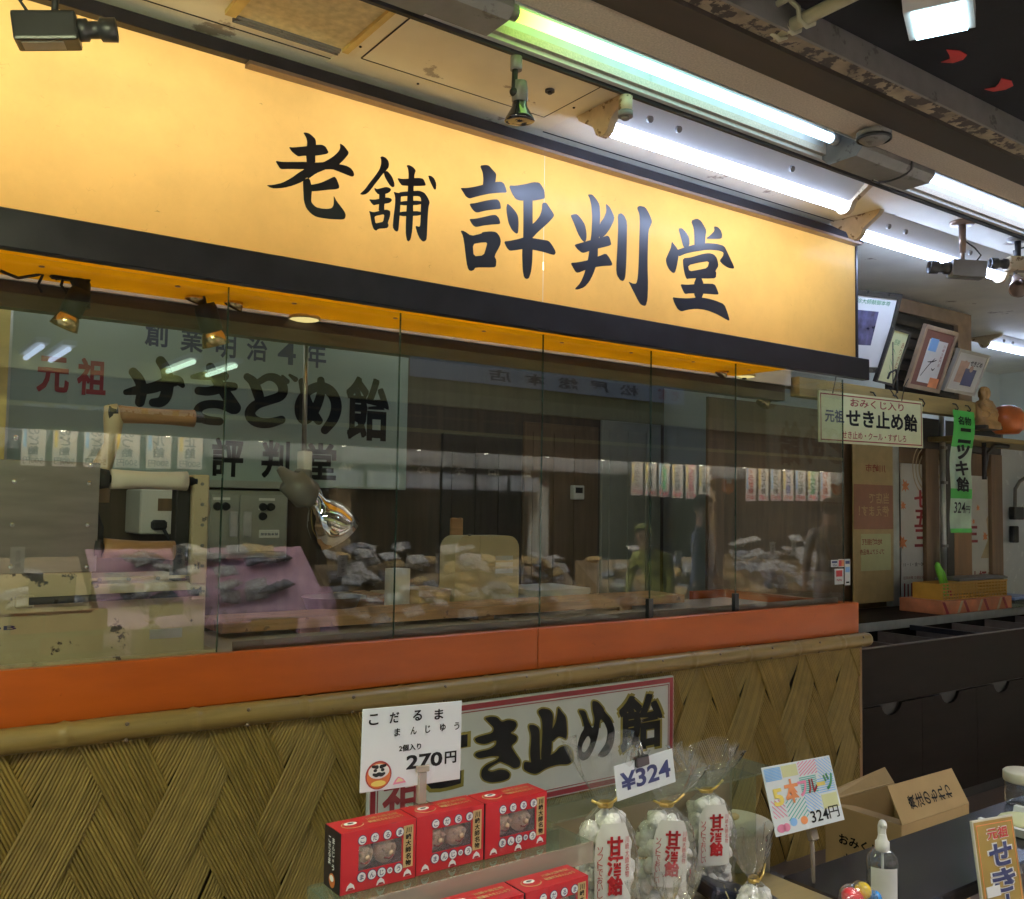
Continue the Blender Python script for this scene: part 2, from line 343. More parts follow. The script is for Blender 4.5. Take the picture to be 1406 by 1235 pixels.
# writing: the glyphs of Blender's own font, as flat print
_gl = {}
def glyphs(s, bold):
    k = (s, bold)
    if k not in _gl:
        c = bpy.data.curves.new('print', 'FONT'); c.body = s; c.size = 1; c.offset = bold; c.resolution_u = 3; c.space_line = .92; c.align_x = 'CENTER'
        o = bpy.data.objects.new('print', c); COL.objects.link(o); me = bpy.data.meshes.new_from_object(o)
        vs = [v.co.copy() for v in me.vertices]; fs = [tuple(p.vertices) for p in me.polygons]
        bpy.data.objects.remove(o); bpy.data.curves.remove(c); bpy.data.meshes.remove(me); _gl[k] = (vs, fs)
    return _gl[k]
def txt(b, s, u, v, w, h, d=-.001, bold=0, U=(1, 0, 0), V=(0, 0, 1), N=(0, 1, 0), keep=False, skew=0):
    """fit the ink of s into the box (u, v, w, h) of a panel; d is the offset along N"""
    bold0 = bold; vs, fs = glyphs(s, min(bold, .015))
    if not vs: return
    x0 = min(p.x for p in vs); x1 = max(p.x for p in vs); y0 = min(p.y for p in vs); y1 = max(p.y for p in vs)
    kx = w/max(x1-x0, 1e-4); ky = h/max(y1-y0, 1e-4)
    if keep:
        k = min(kx, ky); u += (w-k*(x1-x0))/2; v += (h-k*(y1-y0))/2; kx = ky = k
    U, V, N = Vector(U), Vector(V), Vector(N)
    e = max(0, bold0-.015)
    sh = [(0, 0)] if e < .004 else [(0, 0)]+[(e*math.cos(a), e*math.sin(a)) for a in [PI/4+PI/2*k for k in range(4)]]
    for q, (ex, ey) in enumerate(sh):
        nv = [b.verts.new(U*(u+(p.x+ex-x0)*kx)+V*(v+(p.y+ey-y0)*ky)+N*(d-.00003*q)) for p in vs]
        for f in fs:
            try: b.faces.new([nv[i] for i in f])
            except ValueError: pass
def vert(b, s, u, v, w, h, d=-.001, bold=0, gap=.06, **k):
    """characters one under another, filling the box"""
    n = len(s); ch = h/n
    for i, c in enumerate(s):
        vv = v+h-(i+1)*ch+ch*gap
        if c in 'ー': box_on(b, u+w*.44, vv, w*.12, ch*(1-2*gap), d); continue
        if c in 'っゅょ・': txt(b, c, u+w*.25, vv+ch*.2, w*.5, ch*.5, d, bold, **k); continue
        txt(b, c, u, vv, w, ch*(1-2*gap), d, bold, **k)
def box_on(b, u, v, w, h, d):
    q = [b.verts.new((x, d, z)) for x, z in ((u, v), (u+w, v), (u+w, v+h), (u, v+h))]; b.faces.new(q)
def chaikin(p, it=1):
    for _ in range(it):
        q = []
        for i in range(len(p)):
            a, c = p[i], p[(i+1) % len(p)]
            q += [(a[0]*.8+c[0]*.2, a[1]*.8+c[1]*.2), (a[0]*.2+c[0]*.8, a[1]*.2+c[1]*.8)]
        p = q
    return p
def shape(b, loops, fn, off=0, smooth=1):
    """filled outline with holes; fn maps the 2D point to 3D"""
    c = bpy.data.curves.new('ink', 'CURVE'); c.dimensions = '2D'; c.fill_mode = 'BOTH'; c.offset = off
    for lp in loops:
        lp = chaikin(lp, smooth) if smooth else lp
        s = c.splines.new('POLY'); s.points.add(len(lp)-1); s.use_cyclic_u = True
        for q, p in zip(s.points, lp): q.co = (p[0], -p[1], 0, 1)
    o = bpy.data.objects.new('ink', c); COL.objects.link(o); me = bpy.data.meshes.new_from_object(o)
    nv = [b.verts.new(fn(v.co.x, -v.co.y)) for v in me.vertices]
    for p in me.polygons:
        try: b.faces.new([nv[i] for i in p.vertices])
        except ValueError: pass
    bpy.data.objects.remove(o); bpy.data.curves.remove(c); bpy.data.meshes.remove(me)
def brush(b, pts, fn, lift):
    """brush stroke: (x, y, radius) in 2D, swept with round ends; pieces are stacked by a hair"""
    vs = []
    def smooth(p):
        q = [p[0]]
        for a, c in zip(p, p[1:]): q += [tuple(a[k]*.75+c[k]*.25 for k in range(3)), tuple(a[k]*.25+c[k]*.75 for k in range(3))]
        return q+[p[-1]]
    pts = smooth(smooth(pts))
    mk = lambda x, y: b.verts.new(fn(x, y)+lift)
    L, R = [], []
    for i, (x, y, r) in enumerate(pts):
        x0, y0, _ = pts[max(i-1, 0)]; x1, y1, _ = pts[min(i+1, len(pts)-1)]
        dx, dy = x1-x0, y1-y0; l = math.hypot(dx, dy) or 1; nx, ny = -dy/l, dx/l
        L.append(mk(x+nx*r, y+ny*r)); R.append(mk(x-nx*r, y-ny*r))
    for i in range(len(pts)-1): b.faces.new([L[i], L[i+1], R[i+1], R[i]])
    for i, k in ((0, 1), (len(pts)-1, len(pts)-2)):
        x, y, r = pts[i]; a = math.atan2(y-pts[k][1], x-pts[k][0])
        arc = [mk(x+r*math.cos(a+t*PI/12), y+r*math.sin(a+t*PI/12)) for t in range(-5, 6)]
        e = [L[i], R[i]] if i == 0 else [R[i], L[i]]
        b.faces.new(arc+([e[0], e[1]] if (arc[-1].co-e[0].co).length < (arc[-1].co-e[1].co).length else [e[1], e[0]]))
def orient(pTL, pTR, pBL):
    U = (pTR-pTL); w = U.length; U.normalize(); V = (pTL-pBL); h = V.length; V = V-U*V.dot(U); V.normalize()
    N = U.cross(V)      # towards the viewer is -N... local y axis
    return Matrix((U, V.cross(U), V)).transposed(), w, h

# ================================================================== the setting
b = nb(); box(b, (-8, -1.6, -.06), (12, 2.4, 0)); struct('floor', b, 'floor_tile')
b = nb(); box(b, (-30, -9, -.08), (60, -1.6, -.01)); struct('street', b, 'asphalt')
# ceiling of the shop: high part over the shop, lowered bulkhead towards the street
b = nb(); box(b, (-3, -.74, 2.93), (12, 4, 3.0)); struct('ceiling', b, 'ceiling_white')
bh = thing('ceiling_bulkhead', 'lowered pale ceiling strip with long dirty black edge between the ceiling and the dark awning', 'bulkhead', (2, -.9, 2.8))
b = nb(); box(b, (-5, -.13, 0), (10, .0, .2)); box(b, (-5, .15, -.0), (10, .185, .2)); box(b, (-5, 0, .12), (10, .15, .2)); obj('soffit', b, 'ceiling_speckled', bh)
b = nb(); box(b, (-5, .187, -.022), (10, .2, .128)); obj('edge_rail', b, 'black_matte', bh)
b = nb(); box(b, (-5, .166, -.012), (10, .184, -.001)); obj('cable_trunking', b, 'fixture_white', bh)
bm = thing('roof_beam', 'dark rust stained beam running along the shop eave above the tubes', 'beam', (2, -1.1, 2.8))
b = nb(); box(b, (-5, -.055, -.015), (10, .065, .2)); obj('beam_body', b, 'rust_beam', bm)
b = nb(); box(b, (-5, -.13, -.004), (10, -.058, .2)); obj('rusty_flange', b, 'rust_strip', bm)
b = nb(); box(b, (-5, -.142, -.02), (10, -.133, .2)); obj('flange_lip', b, 'grey_duct', bm)
aw = thing('awning', 'dark grey awning underside at top right with two red tape patches', 'awning', (2, -1.245, 2.85))
b = nb(); prism(b, [(-.005, 0), (-1.45, -.22), (-1.45, -.16), (-.005, .08)], 'x', -5, 10); obj('canopy', b, 'awning_cloth', aw)
# awning plane helper for what sticks to it or hangs from it
def awn(px, py, drop=0.0):
    d = ray(px, py); n = Vector((0, -.22, 1.445)); p0 = Vector((2, -1.25, 2.85-drop)); t = (p0-CAM).dot(n)/d.dot(n); return CAM+d*t
for k, (px, py) in enumerate(((1303, 78), (1369, 117))):
    p = awn(px, py, .004); b = nb()
    pts = [(-.045, -.03), (-.01, -.045), (.03, -.035), (.05, -.005), (.05, .03), (.02, .045), (.018, .012), (-.005, -.006)]
    prism(b, [(x, y) for x, y in pts], 'z', 0, .002)
    o = obj('tape_patch', b, 'tape_red', aw); o.location = p-aw.location; o.rotation_euler = (.15, 0, .3*k-.2)
# awning arm with claw bracket
a0 = awn(1052, 52, .05); a1 = awn(1185, -14, .05); a2 = a1+(a1-a0)*1.2
arm = thing('folding_arm', 'pale folding awning arm ending in a clawed bracket near the rusty beam', 'awning arm', a0)
b = nb(); tube(b, [(0, 0, 0), (a1-a0)*.5, a1-a0, a2-a0], .017, 14); obj('tube_arm', b, 'awning_arm', arm)
dd = (a1-a0).normalized(); sd = dd.cross(Vector((0, 0, 1))).normalized()
for k in range(4):
    c = dd*(.0+.055*k)
    b = nb(); tube(b, [c+Vector((0, 0, .02))-sd*.024, c-Vector((0, 0, .012))-sd*.022, c-Vector((0, 0, .023)), c-Vector((0, 0, .012))+sd*.022, c+Vector((0, 0, .02))+sd*.026, c+Vector((0, 0, .04))+sd*.06], .007, 6); obj('claw', b, 'awning_arm', arm)
b = nb(); tube(b, [Vector((0, 0, .036))+sd*.06, dd*.3+Vector((0, 0, .036))+sd*.06], .009, 6); obj('back_rod', b, 'awning_arm', arm)
# LED floodlight
p = awn(1290, 6, .03)
fl = thing('floodlight', 'small white square floodlight shining under the dark awning', 'floodlight', p, (.0, 0, .45))
b = nb(); prism(b, [(-.1, .03), (-.1, -.02), (-.075, -.04), (.075, -.04), (.1, -.02), (.1, .03)], 'y', -.075, .075); obj('housing', b, 'white_plastic', fl)
b = nb(); box(b, (-.068, -.058, -.046), (.068, .058, -.041)); obj('lit_lens', b, 'led_flood', fl)
b = nb(); box(b, (-.02, -.012, .03), (.02, .012, .12)); obj('mount', b, 'camera_grey', fl)

# ------------------------------------------------------------------ fluorescent fittings
def trough(name, label, x0, x1, y, z, tubem, cap0=True):
    t = thing(name, label, 'strip light', (x0, y, z), group='fluorescent tubes along the shop eave')
    L = x1-x0
    b = nb()   # open reflector channel
    prism(b, [(.075, -.02), (.045, .075), (-.045, .075), (-.07, -.02), (-.074, -.02), (-.05, .085), (.05, .085), (.079, -.02)], 'x', -.05, L+.05); obj('reflector', b, 'trough_grey', t)
    b = nb(); cyl(b, (0, 0, 0), (L, 0, 0), .0165, n=14); obj('tube', b, tubem, t)
    for x, s in ((-.012, 1), (L+.012, -1)):
        b = nb(); cyl(b, (x-.016, 0, 0), (x+.016, 0, 0), .019, n=14); box(b, (x-.018, -.016, 0), (x+.018, .016, .075), .004); obj('socket', b, 'camera_grey', t)
    return t
trough('fluorescent_light', 'fluorescent tube glowing green at its left end, in an open trough', 1.37, 2.71, -.818, 2.82, 'tube_green')
trough('fluorescent_light', 'blue-white fluorescent tube in a trough at the right edge beyond the grey duct', 3.29, 4.60, -.818, 2.82, 'tube_white')
t = thing('fill_light', 'bare yellowish tube light added unseen under the awning to brighten the ceiling', 'strip light', (-1.05, -1.62, 2.5), group='fluorescent tubes along the shop eave')  # added lamp out of view, brightens the ceiling over the sign
b = nb(); cyl(b, (0, 0, 0), (1.24, 0, 0), .0165, n=14); obj('tube', b, 'fill_yellow', t)
b = nb(); box(b, (-.02, -.03, .035), (1.26, .03, .075), .004); obj('housing', b, 'fixture_white', t)
for x in (0, 1.24): b = nb(); box(b, (x-.015, -.016, -.018), (x+.015, .016, .034), .003); obj('socket', b, 'fixture_white', t)
for x in (.2, 1.04): b = nb(); cyl(b, (x, 0, .076), (x, 0, .35), .004, n=6); obj('rod', b, 'camera_grey', t)
def duct(x0, x1, label):
    t = thing('cable_duct', label, 'duct', (x0, -.815, 2.8)); L = x1-x0
    b = nb(); prism(b, [(.08, .1), (.08, -.015), (.055, -.04), (-.055, -.04), (-.08, -.015), (-.08, .1)], 'x', 0, L*.55); obj('duct_section', b, 'grey_duct', t)
    b = nb(); prism(b, [(.074, .1), (.074, -.012), (.05, -.035), (-.05, -.035), (-.074, -.012), (-.074, .1)], 'x', L*.55+.002, L); obj('duct_section', b, 'grey_duct', t)
    return t
dct = duct(2.775, 3.235, 'grey metal duct joining the green tube and the next tube')
b = nb(); pp = []
for k in range(9): a = PI*k/8; pp.append((.30, -.084*math.cos(a), -.045*math.sin(a)**.6 if 0 < k < 8 else .05))
tube(b, pp, .004, 6); tube(b, [(.30, .084, .03), (.2, .12, .0), (.1, .13, .01)], .003, 6); obj('cable_tie', b, 'black_matte', dct)
duct(.90, 1.318, 'grey metal duct at the left end of the green tube')
# smoke detector
b = nb(); t = thing('ceiling_detector', 'round dark louvred detector on the bulkhead beside the grey duct', 'detector', PZ(1200, 182, 2.795))
lathe(b, [(0, -.035), (.035, -.035), (.05, -.022), (.05, -.014), (.055, -.012), (.055, 0)], n=20); obj('detector_head', b, 'grey_duct', t)
b = nb(); lathe(b, [(.051, -.028), (.056, -.026), (.056, -.018), (.051, -.016)], n=20); obj('louvre_ring', b, 'black_matte', t)
def fuji(name, label, x0, x1, y, z, group):
    t = thing(name, label, 'strip light', (x0, y, z), group=group); L = x1-x0; top = 2.93-z-.002
    b = nb(); prism(b, [(-.115, top), (-.03, .022), (.03, .022), (.115, top)], 'x', 0, L); obj('housing', b, 'fixture_white', t)
    b = nb(); cyl(b, (.012, 0, 0), (L-.012, 0, 0), .0165, n=14); obj('tube', b, 'tube_bright', t)
    for x, s in ((-.03, 1), (L, 1)):
        b = nb(); prism(b, [(-.135, top), (-.122, top-.02), (-.045, .02), (-.03, -.012), (-.012, -.024), (.012, -.024), (.03, -.012), (.045, .02), (.122, top-.02), (.135, top)], 'x', x, x+.03); obj('end_bracket', b, 'fixture_cream', t)
    for x in (.12, .26, L-.45):
        b = nb(); cyl(b, (x, -.075, top*.55), (x, -.086, top*.50), .012, n=10); obj('screw', b, 'camera_grey', t)
    return t
fg = 'ceiling strip lights next to the yellow sign'
fuji('strip_light', 'white strip light above the right half of the yellow sign with worn cream brackets', 2.10, 3.44, -.36, 2.84, fg)
fuji('strip_light', 'white strip light beyond the right end of the yellow sign behind the grey camera', 3.84, 5.14, -.165, 2.84, fg)
fuji('strip_light', 'far white strip light at the right picture edge above the framed pictures', 7.25, 8.5, 1.0, 2.86, fg)
# rail stubs and the spot lamp
def stub(px, py, label):
    p = P(px, py, -.70); t = thing('lamp_holder', label, 'lamp holder', (p.x, -.70, 2.778))
    b = nb(); cyl(b, (0, 0, 0), (0, 0, -.045), .021, n=14); obj('holder_body', b, 'fixture_cream', t)
    b = nb(); cyl(b, (0, 0, -.046), (0, 0, -.062), .023, n=14); cyl(b, (0, 0, -.062), (0, 0, -.07), .012, n=12); obj('holder_ring', b, 'camera_grey', t)
stub(859, 130, 'empty cream lamp holder under the black rail left of the second tube')
p = P(709, 75, -.70)
sp = thing('spotlight', 'unlit reflector spotlight on a jointed stem below the green tube', 'spotlight', (p.x, -.70, 2.778))
b = nb(); cyl(b, (0, 0, 0), (0, 0, -.05), .022, n=16); obj('socket', b, 'camera_grey', sp)
b = nb(); cyl(b, (-.004, 0, -.05), (-.008, 0, -.14), .011, n=12); ball(b, (-.008, 0, -.135), .017); obj('stem', b, 'black_matte', sp)
b = nb(); lathe(b, [(.0, .05), (.027, .045), (.03, .02), (.03, -.028), (.026, -.03)], (.018, 0, -.135), (-.05, -.05, 1), 20); obj('lamp_neck', b, 'camera_grey', sp)
b = nb(); lathe(b, [(.027, -.03), (.03, -.05), (.05, -.085), (.057, -.1), (.052, -.102), (0, -.094)], (.018, 0, -.135), (-.05, -.05, 1), 24); obj('reflector_bulb', b, 'lens_glass', sp); sp.scale = (.74, .74, .74)
# ceiling hatches and panel joints
def onceil(px, py): return PZ(px, py, 2.93)
hp = [onceil(*q) for q in ((468, 68), (742, 174), (841, 120), (548, 2))]
ht = thing('ceiling_hatch', 'pale metal access panel screwed to the ceiling above the sign', 'hatch', hp[0])
def quadslab(b, q, z0, z1):
    a = [b.verts.new((p.x, p.y, z0)) for p in q]; c = [b.verts.new((p.x, p.y, z1)) for p in q]
    b.faces.new(a); b.faces.new(c[::-1])
    for k in range(4): b.faces.new([a[k], a[(k+1) % 4], c[(k+1) % 4], c[k]])
x0, x1 = hp[0].x, hp[1].x; y0, y1 = -.06, -.50
q = [Vector((x-hp[0].x, y-hp[0].y, 0)) for x, y in ((x0, y0), (x1+.03, y0), (x1+.03, y1), (x0, y1))]
b = nb(); quadslab(b, q, -.004, -.0005); obj('hatch_frame', b, 'hatch_metal', ht)
q = [Vector((x-hp[0].x, y-hp[0].y, 0)) for x, y in ((x0+.07, y0-.10), (x1-.05, y0-.10), (x1-.05, y1+.03), (x0+.07, y1+.03))]
b = nb(); quadslab(b, q, -.0065, -.0045); obj('hatch_door', b, 'hatch_metal', ht)
b = nb()
for k in range(4):
    p0, p1 = q[k], q[(k+1) % 4]; tube(b, [p0+Vector((0, 0, -.0062)), p1+Vector((0, 0, -.0062))], .0022, 4)
obj('gap_line', b, 'black_matte', ht)
for (px, py) in ((574, 113), (788, 146), (495, 62)):
    p = onceil(px, py)-hp[0]; b = nb(); ball(b, (p.x, p.y, -.006), .005, sz=.6, u=8, v=6); obj('screw', b, 'black_matte', ht)
p = onceil(755, 121)-hp[0]; b = nb(); cyl(b, (p.x, p.y, -.004), (p.x, p.y, -.014), .016, n=14); cyl(b, (p.x, p.y, -.014), (p.x, p.y, -.02), .008, n=10); obj('latch', b, 'black_matte', ht)
ht2 = thing('ceiling_opening', 'speckled ceiling board inside a yellow wooden frame above the left part of the sign', 'ceiling panel', (.6, -.3, 2.93))
pl = onceil(324, 19); pr = onceil(470, 66)
b = nb(); box(b, (pl.x-.6, -.5, -.003), (pr.x-.6, pl.y+.3, -.0006)); obj('board', b, 'board_speckled', ht2)
b = nb(); box(b, (pr.x-.6, -.24, -.014), (pr.x-.6+.02, pl.y+.3+.0, -.0006)); box(b, (pl.x-.62-.012, -.24, -.014), (pl.x-.6-.001, pl.y+.3, -.0006)); obj('frame_strip', b, 'yellow_wood', ht2)
b = nb()
for k in range(3): box(b, (pl.x-.6, pl.y+.304+.011*k, -.008-.002*k), (pr.x-.6, pl.y+.309+.011*k, -.0006))
obj('track_groove', b, 'grey_duct', ht2)
b = nb(); tube(b, [(-2, -.088, 2.9292), (2.0, -.088, 2.9292)], .0022, 4); tube(b, [(2.06, -.045, 2.9292), (6, -.06, 2.9292)], .0022, 4)
tag(obj('ceiling_joint', b, 'black_matte'), 'thin dark joint line in the ceiling boards just above the sign', 'joint')

# ------------------------------------------------------------------ security cameras
def seccam(label, p, yaw, pitch, k=1.0, stem=.12, body='camera_black', pole=.0, plate='camera_grey'):
    t = thing('security_camera', label, 'camera', p, (0, 0, yaw), group='security cameras under the ceiling')
    R = Matrix.Rotation(-pitch, 3, 'Y')
    def tr(b): bmesh.ops.transform(b, matrix=R.to_4x4(), verts=b.verts); return b
    b = nb(); box(b, (-.085*k, -.034*k, -.036*k), (.055*k, .034*k, .034*k), .007*k, 2); obj('body', tr(b), body, t)
    b = nb(); lathe(b, [(.0, .05*k), (.026*k, .052*k), (.026*k, .075*k), (.020*k, .078*k), (.020*k, .1*k), (.027*k, .104*k), (.028*k, .138*k), (.024*k, .14*k), (.018*k, .126*k)], (0, 0, 0), (1, 0, 0), 20); obj('lens_barrel', tr(b), 'camera_black', t)
    b = nb(); lathe(b, [(.0195*k, .124*k), (.014*k, .130*k), (0.0, .133*k)], (0, 0, 0), (1, 0, 0), 20); obj('lens', tr(b), 'lens_glass', t)
    b = nb(); box(b, (-.07*k, -.02*k, -.0375*k), (.02*k, .02*k, -.0362*k)); obj('label_plate', tr(b), 'camera_grey', t)
    top = 2.93-p[2]
    b = nb(); cyl(b, (0, 0, .026*k), (0, 0, top-.10*k), .008*k, n=10); cyl(b, (0, 0, top-.13*k), (0, 0, top-.012), .013*k, .016*k, n=8); obj('stem', b, 'bracket_bronze' if plate == 'bracket_bronze' else 'black_matte', t)
    b = nb(); lathe(b, [(0, top-.016), (.045*k, top-.016), (.05*k, top-.008), (.05*k, top-.001)], n=24); obj('ceiling_plate', b, plate, t)
    b = nb(); tube(b, [(-.05*k, 0, .025*k), (-.075*k, 0, .06*k), (-.05*k, 0, .09*k), (-.01*k, 0, top*.6)], .004, 6); obj('cable', b, 'black_matte', t)
    return t
p = P(74, 42, -.35); seccam('black boxy camera hanging at the top left corner in front of the sign', p, -.35, .16, 1.0)
p = P(1322, 370, -.42); seccam('grey camera pointing left on a bronze stem in front of a strip light', p, 2.5, .06, 1.15, plate='bracket_bronze', body='camera_grey')
p = P(1398, 363, -.45); seccam('pale camera pointing left at the right picture edge', p, 2.5, .02, 1.0, body='fixture_cream')
t = thing('dish_spotlight', 'copper coloured spotlight shade cut by the right picture edge below the pale camera', 'spotlight', P(1402, 396, -.35))
b = nb(); lathe(b, [(.02, .1), (.03, .06), (.055, .02), (.06, 0), (.055, .004), (.02, .05)], (0, 0, 0), (.5, .5, .8), 20); obj('shade', b, 'bracket_bronze', t)
b = nb(); tube(b, [(.04, .05, .08), (.03, .03, .14), (-.02, .02, .2), (-.02, 0, .55)], .01, 8); obj('jointed_arm', b, 'camera_grey', t)

# ================================================================== the big yellow sign
SX0, SX1, SZ0, SZ1, SEAM = -.35, 4.055, 2.295, 2.872, 2.104
sg = thing('shop_sign', 'long backlit yellow shop sign with black brush characters above the counter', 'shop sign', (SX0, 0, SZ0))
def sgl(p): return Vector(p)-Vector((SX0, 0, SZ0))
for a, c in ((SX0, SEAM-.0015), (SEAM+.0015, SX1)):
    b = nb(); q = [b.verts.new(sgl(v)) for v in ((a, 0, SZ0-.02), (c, 0, SZ0-.02), (c, 0, SZ1+.02), (a, 0, SZ1+.02))]; b.faces.new(q); obj('face_panel', b, 'sign_face', sg)
b = nb(); box(b, sgl((SX0, -.045, 2.192)), sgl((SX1+.05, -.004, SZ0)), .003); obj('bottom_rail', b, 'black_frame', sg)
b = nb(); box(b, sgl((SX0, -.040, SZ1)), sgl((SX1+.02, -.002, SZ1+.040)), .003); obj('top_rail', b, 'black_frame', sg)
b = nb(); box(b, sgl((.95, -.043, SZ1-.012)), sgl((SX1, -.003, SZ1-.0005))); obj('rail_trim', b, 'bracket_bronze', sg)
b = nb(); box(b, sgl((SX1+.001, -.006, SZ0+.001)), sgl((SX1+.016, .40, SZ1+.03))); obj('end_cap', b, 'black_frame', sg)
b = nb(); box(b, sgl((SX0, .385, 2.2)), sgl((SX1, .40, SZ1+.04))); box(b, sgl((SX0, 0.003, SZ1+.022)), sgl((SX1, .384, SZ1+.04))); box(b, sgl((SX0-.01, 0.0, 2.2)), sgl((SX0-.001, .384, SZ1+.02))); obj('case', b, 'fixture_white', sg)
b = nb(); box(b, sgl((SX0, .004, 2.209)), sgl((SX1-.45, .38, 2.212))); obj('underside_panel', b, 'sign_under', sg)
for k in range(9):
    x = .45+k*.38; b = nb(); cyl(b, sgl((x, .19, 2.206)), sgl((x, .19, 2.2085)), .008, n=10); obj('panel_screw', b, 'bracket_bronze', sg)
for z, x in ((2.72, -.3), (2.72, 1.14), (2.72, 2.58), (2.52, -.28), (2.52, 1.16), (2.52, 2.6)):
    b = nb(); cyl(b, sgl((x, .24, z)), sgl((min(x+1.28, 3.92), .24, z)), .016, n=10); obj('inner_tube', b, 'tube_sign' if z > 2.6 else 'tube_sign_low', sg)
